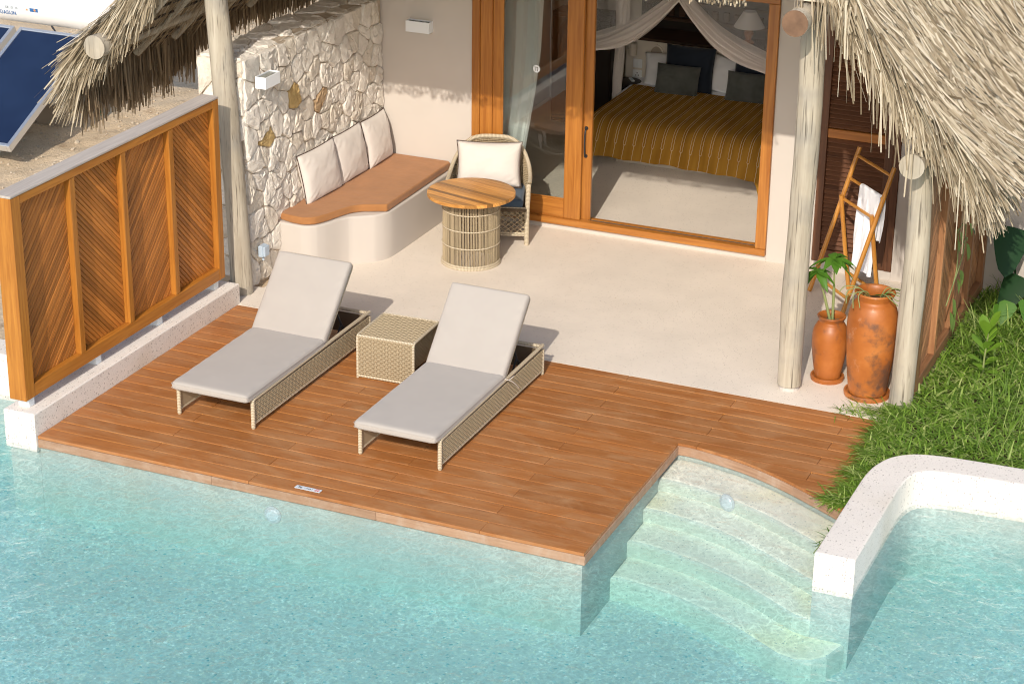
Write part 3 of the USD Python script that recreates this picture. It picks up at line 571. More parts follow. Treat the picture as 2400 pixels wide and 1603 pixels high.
tag(k, 'low white wall behind the fence at the left water edge', 'kerb wall')
def planter():
    o = bez([(1.645, .40), (1.645, 1.55), (1.652, 1.85), (1.685, 2.05), (1.76, 2.22), (1.90, 2.345), (2.10, 2.405), (2.35, 2.43), (3.0, 2.46), (4, 2.49), (9, 2.62)], 6)[:, :2]
    i = bez([(1.948, .40), (1.948, 1.55), (1.955, 1.75), (1.985, 1.94), (2.05, 2.05), (2.18, 2.105), (2.45, 2.135), (3.0, 2.165), (4, 2.20), (9, 2.33)], 6)[:, :2]
    p = Polygon([tuple(q) for q in o] + [tuple(q) for q in i[::-1]])
    return p.simplify(.001)
k = obj(None, 'kerb_wall', bevel_prism(planter(), -.14, .182, .016, 3, lower=False).vf(), kerb_stone, smooth=35)
obj(k, 'submerged_wall', prism(planter().buffer(-.002), -1.2, -.1405).vf(), shaded_pool_plaster)
tag(k, 'curved white speckled pool wall around the grass bed', 'kerb wall')

def fence(name, label, xf, y0, y1, z0, z1, dep, mats, first, feet=True, backing=True, cap=True):
    fr, sl, cp = mats
    F = thing(name, label, 'fence', (0, 0, 0)); xb = xf - dep; ew = .125; mw = .072; br = .115; tr = .095
    obj(F, 'post', cbox((xb, y0, z0), (xf, y0 + ew, z1 - .022), .004, None, 2), fr); obj(F, 'post', cbox((xb, y1 - ew + .03, z0), (xf, y1, z1 - .022), .004, None, 2), fr)
    obj(F, 'top_rail', cbox((xb + .002, y0 + ew + .0005, z1 - tr), (xf - .002, y1 - ew + .0295, z1 - .022), .004, None, 1), fr)
    obj(F, 'top_cap', cbox((xb - .003, y0 - .003, z1 - .0215), (xf + .003, y1 + .003, z1), .004, None, 1), cp)
    obj(F, 'bottom_rail', cbox((xb + .002, y0 + ew + .0005, z0), (xf - .002, y1 - ew + .0295, z0 + br), .004, None, 1), fr)
    a, b = y0 + ew, y1 - ew + .03; n = 4; w = (b - a - (n - 1) * mw) / n; zb, zt = z0 + br, z1 - tr
    rec = xf - .062
    for q in range(n):
        pa = a + q * (w + mw); pb = pa + w
        if q < n - 1: obj(F, 'mullion', cbox((xb + .02, pb, zb + .0005), (xf - .004, pb + mw, zt - .0005), .004, None, 2), fr)
        sg = 1 if (q + first) % 2 == 0 else -1; dr = unit((1, sg)); nr = V(-dr[1], dr[0]); rect = sbox(pa + .001, zb + .001, pb - .001, zt - .001)
        c0 = V((pa + pb) / 2, (zb + zt) / 2); p = .0372; R = 2.2; kk = int(R / p) + 1
        for s in range(-kk, kk + 1):
            o = c0 + nr * (s * p); h = p / 2 - .0022
            quad = Polygon([tuple(o + dr * 2 + nr * h), tuple(o - dr * 2 + nr * h), tuple(o - dr * 2 - nr * h), tuple(o + dr * 2 - nr * h)]).intersection(rect)
            if quad.is_empty or quad.area < .0006: continue
            dz = rng.uniform(-.0015, .0015)
            v, f = bevel_prism(quad, -.016, .004 + dz, .0035, 1).vf(); _id[0] += 1; i = _id[0]
            rel = v[:, :2] - o
            uv = np.stack([rel @ dr + (i * 3.7) % 40, i + .3 + rel @ nr], 1)
            obj(F, 'slat', MB().add(np.stack([rec + v[:, 2], v[:, 0], v[:, 1]], 1), f, uv), sl)
    if backing: obj(F, 'backing_board', cbox((xb + .03, a - .01, zb - .01), (rec - .018, b + .01, zt + .01), .002, None, 1), dark_wood)
    if feet:
        for yy in np.linspace(y0 + .07, y1 - .16, 4): obj(F, 'foot', cbox((xb + .03, yy, .199), (xf - .03, yy + .08, z0 + .002), .003), white_metal)
fence('screen_fence', 'tall orange teak screen fence with herringbone slats standing on the kerb wall', -4.95, .0, 3.20, .285, 2.062, .165, (teak, teak_slat, grey_cap), 0)
fence('screen_fence', 'shaded brown slatted screen beside the right post with a climbing vine', 1.585, 3.74, 6.56, .06, 2.12, .12, (screen_wood, screen_wood, screen_wood), 0, feet=False)

# ================================================================ stone wall
def stonewall():
    S = thing('stone_wall', 'rough wall of irregular cream stones beside the terrace bench', 'stone wall')
    X1, X0, Y0, Y1, Z1 = -5.0, -5.46, 3.70, YH - .003, 2.27
    obj(S, 'core', cbox((X0 + .03, Y0 + .0, -.1), (X1 + .018, Y1, Z1 - .005), .01), mortar)
    def face(A, B, na, nb, depth, place, extra=()):
        pts = []
        for i in range(na):
            for j in range(nb):
                pts.append(((i + .5 + (.5 if j % 2 else 0) + rng.uniform(-.42, .42)) * A / na, (j + .5 + rng.uniform(-.42, .42)) * B / nb))
        pts = np.array(pts); big = np.vstack([pts, pts * [-1, 1], pts * [1, -1], [2 * A, 0] + pts * [-1, 1], [0, 2 * B] + pts * [1, -1]])
        vo = Voronoi(big); R = sbox(0, 0, A, B)
        for q in range(len(pts)):
            reg = vo.regions[vo.point_region[q]]
            if -1 in reg or len(reg) < 3: continue
            c = Polygon(vo.vertices[reg]).intersection(R)
            c = c.buffer(-.0032).buffer(-.004).buffer(.004)
            if c.is_empty or c.area < .0015 or hasattr(c, 'geoms'): continue
            m = 18; L = c.exterior.length; ring = np.array([c.exterior.interpolate(L * t / m).coords[0] for t in range(m)])
            if not c.exterior.is_ccw: ring = ring[::-1]
            ctr = np.array(c.centroid.coords[0]); h = depth * rng.uniform(.75, 1.25); tilt = rng.uniform(-.06, .06, 2)
            rings = [(-.04, 1.0), (h * .55, 1.0), (h * .88, .945), (h, .80), (h * 1.03, .45)]; vs = []
            for hh, sc in rings:
                p = ctr + (ring - ctr) * sc; p = p + rng.normal(0, .0035, p.shape) * (hh > 0); rel = p - ctr
                z = hh + (rel @ tilt) * (hh > 0) + rng.normal(0, .0055, m) * (hh > h * .5)
                vs.append(np.column_stack([p, z]))
            v = np.vstack(vs + [[[*ctr, h * 1.06]]]); f = [(r * m + j, r * m + (j + 1) % m, (r + 1) * m + (j + 1) % m, (r + 1) * m + j) for r in range(len(rings) - 1) for j in range(m)]
            f = np.array(f); tri = np.vstack([f[:, [0, 1, 2]], f[:, [0, 2, 3]], np.array([((len(rings) - 1) * m + j, (len(rings) - 1) * m + (j + 1) % m, len(v) - 1) for j in range(m)])])
            mt = [stone_a, stone_b, stone_c, stone_b][int(rng.integers(4))]
            for (ea, eb, em) in extra:
                if c.contains(Point(ea, eb)): mt = em
            obj(S, 'stone', (place(v), tri), mt, smooth=38)
    face(Y1 - Y0, Z1, 15, 10, .044, lambda v: np.stack([X1 + v[:, 2], Y0 + v[:, 0], v[:, 1]], 1), ((.86, 1.72, stone_y), (1.56, 1.62, stone_r), (.40, 1.38, stone_y)))
    face(X1 - X0 + .03, Z1, 2, 9, .045, lambda v: np.stack([X0 + v[:, 0], Y0 + .02 - v[:, 2], v[:, 1]], 1))
    face(X1 - X0, Y1 - Y0, 2, 12, .03, lambda v: np.stack([X0 + v[:, 0], Y0 + v[:, 1], Z1 - .02 + v[:, 2]], 1))
stonewall()

# ================================================================ house
H = thing('white_house', 'white plastered bungalow with a thatched porch roof', 'house')
WT = .20
def wall(lo, hi, m=plaster): obj(H, 'wall', cbox(lo, hi, .006).vf(), m)
Y2 = YH + WT
wall((-3.9115, YH, 2.76), (-.6315, Y2, 4.2)); wall((-.631, YH, -.1), (-.155, Y2, 4.2)); wall((-.1545, YH, 2.86), (.665, Y2, 4.2))

def wall_xz(x0, x1, y0, y1, m=plaster, z0=-.1):
    xs = np.linspace(x0, x1, 24); top = np.minimum(np.interp(np.abs(xs + 2.22), [0, 3.27, 3.51, 3.82, 4.09, 4.42, 4.8], [7.25, 3.42, 3.12, 2.77, 2.53, 2.27, 2.0]) - .34, 4.2)
    v, f = prism(Polygon([(x0, z0)] + [(x1, z0)] + [(a, b) for a, b in zip(xs[::-1], top[::-1])]), 0, y1 - y0).vf()
    obj(H, 'wall', (np.stack([v[:, 0], y1 - v[:, 2], v[:, 1]], 1), f), m)
wall_xz(.6655, 2.6, YH, Y2); wall_xz(-5.04, -3.912, YH, Y2)
wall((-3.9115, YH, -.1), (-.6315, Y2 - .002, .058)); wall((-.1545, YH, -.1), (.665, Y2 - .002, .09))
wall_xz(-5.04, -4.84, Y2, 11); wall_xz(2.40, 2.60, Y2, 11); wall((-4.84, 11.001, -.1), (2.4, 11.2, 3.2), plaster_in)
wall((.9, Y2 + .001, .061), (1.05, 11, 3.0), plaster_in)
wall((-4.84, Y2 + .001, 3.101), (1.05, 11, 3.2), plaster_in)
obj(H, 'interior_floor', cbox((-4.84, Y2 - .19, -.05), (2.39, 11, .060), .001).vf(), terrazzo)
# ledge behind the bed with a dark carved recess above
obj(H, 'bed_ledge', cbox((-3.62, 10.42, .061), (.899, 11.0, 1.09), .008).vf(), plaster_in)
obj(H, 'ledge_trim', cbox((-3.62, 10.39, 1.091), (.899, 11.0, 1.125), .004), carved_wood)
obj(H, 'recess_back', cbox((-3.62, 10.93, 1.126), (.899, 10.999, 2.3), .004), dark_wood)
for k in range(5): obj(H, 'carved_rail', cbox((-3.6, 10.88, 1.24 + k * .21), (.89, 10.929, 1.28 + k * .21), .006), carved_wood)
for k in range(30): obj(H, 'carved_block', cbox((-3.55 + k * .14, 10.89, 1.30), (-3.47 + k * .14, 10.929, 1.30 + rng.uniform(.07, .13)), .01), carved_wood)
def niche():
    a = np.linspace(0, np.pi, 9); arch = [(.0, 0), (.15, 0)] + [(.075 + .075 * math.cos(t) * (1 - .25 * math.sin(t)), .13 + .075 * math.sin(t)) for t in a[0:]]
    P = Polygon(arch); frame = P.buffer(.02, join_style=2).difference(P)
    for nm, pl, d0, d1, m in (('niche_frame', frame, 0, .014, plaster_in), ('niche_back', P, 0.0, .002, concrete)):
        q = MB()
        for g in getattr(pl, 'geoms', [pl]):
            mm = trimesh.creation.extrude_polygon(g, d1 - d0, engine='earcut'); v = np.array(mm.vertices); q.add(np.stack([-3.30 + v[:, 0], 10.419 - (v[:, 2] + d0), .83 + v[:, 1]], 1), mm.faces)
        obj(H, nm, q.vf(), m)
niche()
# ---- door set
DY = YH - .028
fr = obj(H, 'door_frame', cbox((-3.911, DY, .131), (-3.822, Y2 - .03, 2.75), .004, None, 2), door_wood)
obj(fr, 'jamb', cbox((-.742, DY, .131), (-.632, Y2 - .03, 2.65), .004, None, 2), door_wood)
obj(fr, 'header', cbox((-3.8215, DY + .002, 2.651), (-.632, Y2 - .032, 2.755), .004, None, 0), door_wood)
obj(fr, 'threshold', cbox((-3.911, DY - .012, .059), (-.632, YH + .045, .130), .004, None, 0), door_wood)
obj(fr, 'threshold_inner', cbox((-3.911, YH + .092, .059), (-.632, YH + .15, .126), .004, None, 0), door_wood)
obj(fr, 'track_bed', cbox((-3.911, YH + .0455, .059), (-.632, YH + .0915, .104), .002, None, 0), door_wood)
for yy in (.052, .078): obj(fr, 'track', cbox((-2.62, YH + yy, .1045), (-.745, YH + yy + .008, .124), .001), steel)
fx = obj(H, 'fixed_door_panel', cbox((-3.8215, DY + .018, .131), (-3.685, YH + .03, 2.65), .005, None, 2), door_wood, label='fixed glazed door panel left of the opening')
obj(fx, 'inner_stile', cbox((-3.6845, DY + .036, .131), (-3.565, YH + .028, 2.65), .005, None, 2), door_wood)
obj(fx, 'stile', cbox((-2.855, DY + .018, .131), (-2.668, YH + .03, 2.65), .006, None, 2), door_wood)
obj(fx, 'bottom_rail', cbox((-3.5645, DY + .022, .131), (-2.8555, YH + .028, .325), .005, None, 0), door_wood)
obj(fx, 'glazing_bead', cbox((-3.5645, DY + .030, .3255), (-2.8555, YH + .012, .345), .003, None, 0), door_wood)
obj(fx, 'pane', cbox((-3.5645, YH + .004, .346), (-2.8555, YH + .010, 2.65), .001).vf(), pane)
sd = obj(H, 'sliding_door', cbox((-2.70, YH + .048, .1255), (-2.575, YH + .090, 2.648), .005, None, 2), door_wood, label='open sliding door leaf pushed behind the fixed panel')
obj(sd, 'bottom_rail', cbox((-3.69, YH + .050, .1255), (-2.701, YH + .088, .31), .004, None, 0), door_wood)
obj(sd, 'stile', cbox((-3.80, YH + .048, .1255), (-3.691, YH + .090, 2.648), .005, None, 2), door_wood)
obj(sd, 'pane', cbox((-3.69, YH + .066, .311), (-2.701, YH + .072, 2.648), .001).vf(), pane)
def handle():
    m = MB(); tube(bez([(-2.638, YH + .046, .83), (-2.638, YH + .015, .85), (-2.638, YH + .004, .93), (-2.638, YH + .004, 1.02), (-2.638, YH + .015, 1.10), (-2.638, YH + .046, 1.12)], 5), .009, 8, True, m)
    for z in (.825, 1.125): tube([(-2.638, YH + .047, z), (-2.638, YH + .034, z)], [.022, .016], 10, True, m)
    return m
obj(sd, 'handle', handle().vf(), black_metal, smooth=40)
def sticker():
    a = np.linspace(0, 2 * np.pi, 25)[:-1]; m = MB()
    ring = Polygon([(.040 * math.cos(t), .040 * math.sin(t)) for t in a])
    gl = unary_union([sbox(-.016, -.022, -.008, .016), sbox(.008, -.022, .016, .020), sbox(-.012, .010, .012, .020), sbox(-.022, .014, -.010, .022)])
    for g in [ring.difference(gl)]:
        for gg in getattr(g, 'geoms', [g]):
            mm = trimesh.creation.extrude_polygon(gg, .001, engine='earcut'); v = np.array(mm.vertices); m.add(np.stack([-3.19 + v[:, 0], YH + .003 - v[:, 2], 1.70 + v[:, 1]], 1), mm.faces)
    return m
tag(obj(None, 'glass_sticker', sticker().vf(), lamp_white), 'small round white sticker with a letter on the door glass', 'sticker')
# ---- louvred shutter
sh = obj(H, 'louvred_shutter', cbox((-.152, YH - .012, .0905), (-.075, YH + .07, 2.859), .004, None, 2), shutter_wood, label='dark louvred wooden shutter between the two right posts')
obj(sh, 'stile', cbox((.505, YH - .006, .0905), (.590, YH + .06, 2.859), .004, None, 2), shutter_wood)
obj(sh, 'outer_frame', cbox((.5905, YH - .014, .0905), (.664, YH + .07, 2.859), .004, None, 2), shutter_wood)
obj(sh, 'middle_rail', cbox((-.0745, YH - .004, 1.385), (.5045, YH + .05, 1.475), .004, None, 0), teak_slat)
obj(sh, 'bottom_rail', cbox((-.0745, YH - .004, .0905), (.5045, YH + .05, .215), .004, None, 0), shutter_wood)
obj(sh, 'top_rail', cbox((-.0745, YH - .004, 2.77), (.5045, YH + .05, 2.859), .004, None, 0), shutter_wood)
for a, b in ((.225, 1.380), (1.485, 2.765)):
    n = int((b - a) / .047)
    for k in range(n):
        z = a + (k + .5) * (b - a) / n
        obj(sh, 'slat', bar((-.0743, YH + .022, z), (.5043, YH + .022, z), .052, .009, (0, -math.sin(.85), math.cos(.85)), .002), shutter_wood)
obj(sh, 'backing', cbox((-.0745, YH + .075, .2), (.5045, YH + .09, 2.8), .002, None, 2), dark_wood)

# ================================================================ porch posts and thatched roof
def log(name, pts, r, label=None, cat=None, parent=None, mat=None, seed=0, sides=18):
    p = bez(pts, 10); n = len(p); rr = np.interp(np.linspace(0, 1, n), np.linspace(0, 1, len(r)), r)
    v, f = tube(p, rr, sides, True).vf(); c = np.repeat(p, sides, 0); k = n * sides
    d = v[:k] - c; nz = meshkit.fbm(v[:k] * [7, 7, 1.6] + seed * 9.7, 3, seed); v[:k] = c + d * (1 + .20 * (nz - .5))[:, None]
    o = obj(parent, name, (v, f), mat or log_wood, smooth=45)
    return tag(o, label, cat) if cat else o
def post(label, pts, r, seed, foot):
    P = thing('timber_post', label, 'post')
    log('log', pts, r, parent=P, seed=seed)
    if foot: obj(P, 'foot', lathe([(.0, .052), (.075, .052), (.09, .0), (0, 0)], 16, (pts[0][0], pts[0][1], .001)).vf(), plaster)
post('pale timber post between the sliding door and the terracotta pots', [(.512, 3.585, .045), (.505, 3.585, .8), (.515, 3.585, 1.7), (.525, 3.585, 2.6), (.50, 3.60, 3.46)], [.108, .106, .104, .108, .098], 1, True)
post('pale timber post at the grass edge behind the large pot', [(1.50, 3.60, -.02), (1.515, 3.60, .7), (1.525, 3.60, 1.3), (1.515, 3.60, 1.8), (1.50, 3.60, 2.22)], [.106, .100, .104, .097, .100], 2, False)
post('pale timber post at the left end of the stone wall behind the fence', [(-4.985, 3.56, -.02), (-5.01, 3.56, .8), (-5.07, 3.57, 1.6), (-5.13, 3.58, 2.4), (-5.20, 3.60, 3.3)], [.108, .104, .108, .112, .10], 3, False)

RO = thing('thatched_roof', 'thatched porch roof of dry straw over log beams', 'roof')
EAVE, VY = 4.30, 3.30
def zside(s): return np.interp(s, [0, 3.27, 3.51, 3.82, 4.09, 4.42, 4.8], [7.25, 3.42, 3.12, 2.77, 2.53, 2.27, 2.0])
def zroof(x, y): return np.minimum(zside(np.abs(x - XC)), 3.64 + 1.15 * (y - 3.15))
TH = .30
def thatch_layer():
    xs = XC + np.concatenate([np.linspace(-EAVE, -2.4, 26), np.linspace(-2.2, 2.2, 12), np.linspace(2.4, EAVE, 26)]); ys = np.concatenate([[VY, VY + .15, VY + .4], np.linspace(VY + .7, 12, 26)])
    X, Y = np.meshgrid(xs, ys, indexing='ij'); Z = zroof(X, Y); n, m = X.shape; N = n * m
    nz = .03 * (meshkit.fbm(np.stack([X * 3, Y * 3, Z * 0], -1), 3) - .5)
    v = np.vstack([np.stack([X, Y, Z - .05 + nz], -1).reshape(-1, 3), np.stack([X, Y, Z - TH], -1).reshape(-1, 3)])
    g = grid_faces(n, m); f = [g, g[:, ::-1] + N]
    def side(idx, rev):
        q = np.stack([idx[:-1], idx[1:], idx[1:] + N, idx[:-1] + N], 1); f.append(q[:, ::-1] if rev else q)
    I = np.arange(N).reshape(n, m); side(I[:, 0], True); side(I[:, -1], False); side(I[0], False); side(I[-1], True)
    return v, np.vstack(f)
v_, f_ = thatch_layer(); obj(RO, 'thatch', (v_, np.vstack([f_[:, [0, 1, 2]], f_[:, [0, 2, 3]]])), thatch_mat, kind='stuff')
def slope_dir(x, y):
    e = .02; gx = (zroof(x + e, y) - zroof(x - e, y)) / (2 * e); gy = (zroof(x, y + e) - zroof(x, y - e)) / (2 * e)
    d = np.stack([-gx, -gy, -(gx ** 2 + gy ** 2)], -1); d /= np.linalg.norm(d, axis=1, keepdims=True) + 1e-9
    nn = np.stack([-gx, -gy, np.ones_like(gx)], -1); nn /= np.linalg.norm(nn, axis=1, keepdims=True)
    return d, nn
def straw_field(n, x0, x1, y0, y1, mb, jit=.34, lift=.05, Lr=(.16, .42)):
    x = rng.uniform(x0, x1, n); y = rng.uniform(y0, y1, n); d, nn = slope_dir(x, y)
    side = np.cross(nn, d); loc = .30 * (meshkit.fbm(np.stack([x * 2.2, y * 2.2, 0 * x], -1), 3, 11) - .5)
    wild = np.where(rng.random(n) < .13, 3.4, 1.0)
    d2 = d + side * (rng.normal(0, jit, n) * wild + loc)[:, None] + nn * rng.normal(.01, .05, n)[:, None]; d2 /= np.linalg.norm(d2, axis=1, keepdims=True)
    P = np.stack([x, y, zroof(x, y) - .048], -1) + nn * (.012 + .026 * rng.random(n) ** 2 + lift * rng.random(n))[:, None]
    L = rng.uniform(*Lr, n); w = rng.uniform(.009, .024, n)
    r2 = nn + V(0, -.85, 0) + rng.normal(0, .35, (n, 3)); strips(P, d2, L, w, r2, nn * rng.normal(-.01, .015, n)[:, None], mb, 2, .75)
def fringe(n, P0, P1, d, spread, Lr, mb, thick=.22, sag=.12, thick_dir=(0, 0, 1), wr=(.009, .019), fan=0.0):
    t = rng.random(n); P0, P1 = np.asarray(P0, float), np.asarray(P1, float)
    P = P0 + (P1 - P0) * t[:, None] + np.asarray(thick_dir, float) * rng.uniform(-.5, .5, n)[:, None] * thick + rng.normal(0, .015, (n, 3))
    ax = unit(P1 - P0); D = np.asarray(d, float) + rng.normal(0, spread, (n, 3)) + ax * (fan * (t - .5))[:, None]; D /= np.linalg.norm(D, axis=1, keepdims=True)
    clump = .75 + .5 * meshkit.noise(np.stack([t * 60, 0 * t, 0 * t], -1), 4)
    L = rng.uniform(*Lr, n) * clump; strips(P, D, L, rng.uniform(*wr, n), rng.normal(0, 1, (n, 3)), np.stack([0 * t, 0 * t, -rng.uniform(0, sag, n)], 1), mb, 3, .7)
mb = MB()
straw_field(10500, XC + 3.0, XC + EAVE, VY - .05, 8.2, mb)
straw_field(2600, XC + 2.3, XC + 3.05, 3.75, 8.2, mb)
straw_field(2500, XC + 3.05, XC + EAVE, VY - .08, VY + .3, mb, .2, .05)
straw_field(3500, XC - EAVE, XC - 2.6, VY - .05, 4.6, mb)
straw_field(2000, XC - 2.7, XC + 2.15, VY + .45, 4.8, mb)
obj(RO, 'straw', mb, straw, kind='stuff', label='sunlit straw covering the slopes')
mb = MB()
def verge(sgn, n):
    """strands along the cut front edge of a side slope, fanning down and forward"""
    s = rng.uniform(2.93, EAVE, n); s = s if sgn > 0 else EAVE - (EAVE - 2.7) * rng.random(n) ** 1.25; x = XC + sgn * s; dep = rng.uniform(0, TH, n)
    P = np.stack([x, VY + rng.uniform(-.06, .12, n), zside(s) - dep], -1)
    e = .03; sl = (zside(s + e) - zside(s - e)) / (2 * e); dn = np.stack([sgn * np.ones(n), np.zeros(n), sl], -1); dn /= np.linalg.norm(dn, axis=1, keepdims=True)
    g = rng.random(n); wt = (dep / TH)
    D = dn * (1.0 - .75 * wt * g)[:, None] + V(0, -1, 0) * (rng.uniform(.02, .30, n))[:, None] + V(0, 0, -1) * (rng.uniform(.0, .5, n) + .9 * wt * g)[:, None] + rng.normal(0, .07, (n, 3))
    D /= np.linalg.norm(D, axis=1, keepdims=True); L = rng.uniform(.22, .5, n) * (1 - .35 * wt)
    strips(P, D, L, rng.uniform(.007, .015, n), rng.normal(0, 1, (n, 3)) + V(0, -1, 0), np.stack([0 * s, 0 * s, -rng.uniform(0, .07, n)], 1), mb, 3, .75)
verge(1, 2400); verge(-1, 2600)
ze = zside(EAVE)
fringe(1500, (XC + EAVE - .03, VY, ze - .14), (XC + EAVE - .03, 9, ze - .14), (.55, -.05, -.7), .10, (.16, .30), mb, .26)
fringe(700, (XC + EAVE - .1, VY - .02, ze - .10), (XC + EAVE - .02, VY + .6, ze - .1), (.40, -.25, -.85), .12, (.26, .42), mb, .22)
fringe(1100, (XC - EAVE + .06, VY - .02, ze - .12), (XC - EAVE - .02, VY + .35, ze - .12), (-.45, -.22, -.85), .16, (.30, .55), mb, .26)
fringe(2600, (-4.95, 3.27, 3.50), (.02, 3.27, 3.50), (0, -.3, -1), .05, (.02, .03), mb, .12, .0)
fringe(42, (.45, 3.2, 3.66), (.92, 3.2, 3.50), (.05, -.1, -1), .08, (.18, .42), mb, .12)
fringe(70, (.75, 3.24, 3.42), (2.0, 3.24, 2.20), (.18, -.1, -1), .12, (.22, .50), mb, .10, sag=.2)
obj(RO, 'straw_fringe', mb, straw, kind='stuff', label='ragged straw hanging over the cut front edges')
mb = MB()
fringe(1500, (XC - EAVE - .02, VY + .05, 2.20), (XC - EAVE - .02, 5.4, 2.22), (-.03, -.02, -1), .05, (.40, .66), mb, .10, .02, (1, 0, .3), (.010, .024))
fringe(2700, (XC - EAVE - .02, 5.3, 2.22), (XC - EAVE - .02, 11, 2.24), (-.03, -.02, -1), .05, (.28, .46), mb, .10, .02, (1, 0, .3), (.010, .024))
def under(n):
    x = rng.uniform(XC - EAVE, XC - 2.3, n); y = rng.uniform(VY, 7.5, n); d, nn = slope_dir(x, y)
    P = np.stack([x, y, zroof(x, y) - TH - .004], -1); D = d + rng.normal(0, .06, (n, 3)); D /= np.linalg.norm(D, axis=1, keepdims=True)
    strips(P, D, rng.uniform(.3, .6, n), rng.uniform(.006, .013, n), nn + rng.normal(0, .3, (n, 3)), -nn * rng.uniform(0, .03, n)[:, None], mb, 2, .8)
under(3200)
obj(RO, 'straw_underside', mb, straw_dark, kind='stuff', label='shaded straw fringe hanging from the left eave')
# beams (along y), with cut ends at the front
for sgn in (1, -1):
    for s, z, y0, r in ((2.72, 3.38, 3.06, .105), (3.72, 2.28, 3.22, .102) if sgn > 0 else (3.98, 2.40, 3.10, .11)):
        x = XC + sgn * s
        b = log('beam', [(x, y0, z), (x + .02, 5, z + .02), (x - .01, 7.5, z), (x, 10.5, z)], [r, r * .97, r, r], parent=RO, seed=int(s * 10) + sgn, mat=log_wood)
        obj(b, 'cut_end', lathe([(0, .006), (r * .90, .004), (r * .93, 0)], 20).vf() if False else (lambda q: (np.stack([x + q[0][:, 0], y0 - q[0][:, 2] - .003, z + q[0][:, 1]], 1), q[1]))(lathe([(r * 1.04, -.004), (r * 1.03, .004), (.0001, .007)], 20).vf()), log_end if (sgn > 0 and s < 3) else log_wood)
for sgn in (1, -1):
    for q, y in enumerate([3.46, 4.15, 4.85, 5.6, 6.35, 7.1, 7.9]):
        a, c = 2.4, 4.22; r = .055 if q else .075
        log('rafter', [(XC + sgn * a, y, zside(a) - TH - .055), (XC + sgn * 3.3, y, zside(3.3) - TH - .06), (XC + sgn * c, y, zside(c) - TH - .05)], [r, r, r * .85], parent=RO, seed=q + 20, sides=10)
log('purlin', [(2.02, 3.34, 2.13), (2.02, 6, 2.14), (2.02, 9.5, 2.14)], [.052, .05, .05], parent=RO, seed=41, sides=12)
for k in range(13):
    s = 2.7 + k * .13; x = XC - s; zz = zside(s) - TH - .012
    obj(RO, 'batten', tube([(x, VY + .02, zz), (x, 6, zz), (x, 10, zz)], .014, 6, True).vf(), dark_wood)

# ================================================================ terrace furniture
def softpad(x0, x1, y0, y1, z0, z1, seed):
    """a stuffed pad: tight rounded edges, a slight crown and soft wrinkles"""
    def ax(n): t = np.linspace(-1, 1, n); return np.sign(t) * (1 - (1 - np.abs(t)) ** 1.9)
    n, m = 34, 60; U, W_ = np.meshgrid(ax(n), ax(m), indexing='ij'); w, l, t = x1 - x0, y1 - y0, z1 - z0
    q = np.maximum(0, (1 - np.abs(U) ** 26) * (1 - np.abs(W_) ** 44)) ** .42
    X = (x0 + x1) / 2 + U * w / 2 * (1 - .02 * np.abs(W_) ** 60); Y = (y0 + y1) / 2 + W_ * l / 2 * (1 - .012 * np.abs(U) ** 40)
    nz = meshkit.fbm(np.stack([X * 5 + seed * 9, Y * 2.2, 0 * X], -1), 4, seed) - .5; rip = .0022 * np.sin(Y * 34 + 2.5 * nz * 6) * np.exp(-((np.abs(U) - .93) ** 2) * 60)
    top = (z0 + z1) / 2 + t / 2 * q + q * (.006 * (1 - U ** 2) * (1 - W_ ** 2) + .006 * nz + rip); bot = (z0 + z1) / 2 - t / 2 * q
    v = np.vstack([np.stack([X, Y, top], -1).reshape(-1, 3), np.stack([X, Y, bot], -1).reshape(-1, 3)]); g = grid_faces(n, m); f = np.vstack([g, g[:, ::-1] + n * m]); f = np.vstack([f[:, [0, 1, 2]], f[:, [0, 2, 3]]])
    T = trimesh.Trimesh(v, f, process=False); T.merge_vertices(); return np.array(T.vertices), np.array(T.faces)
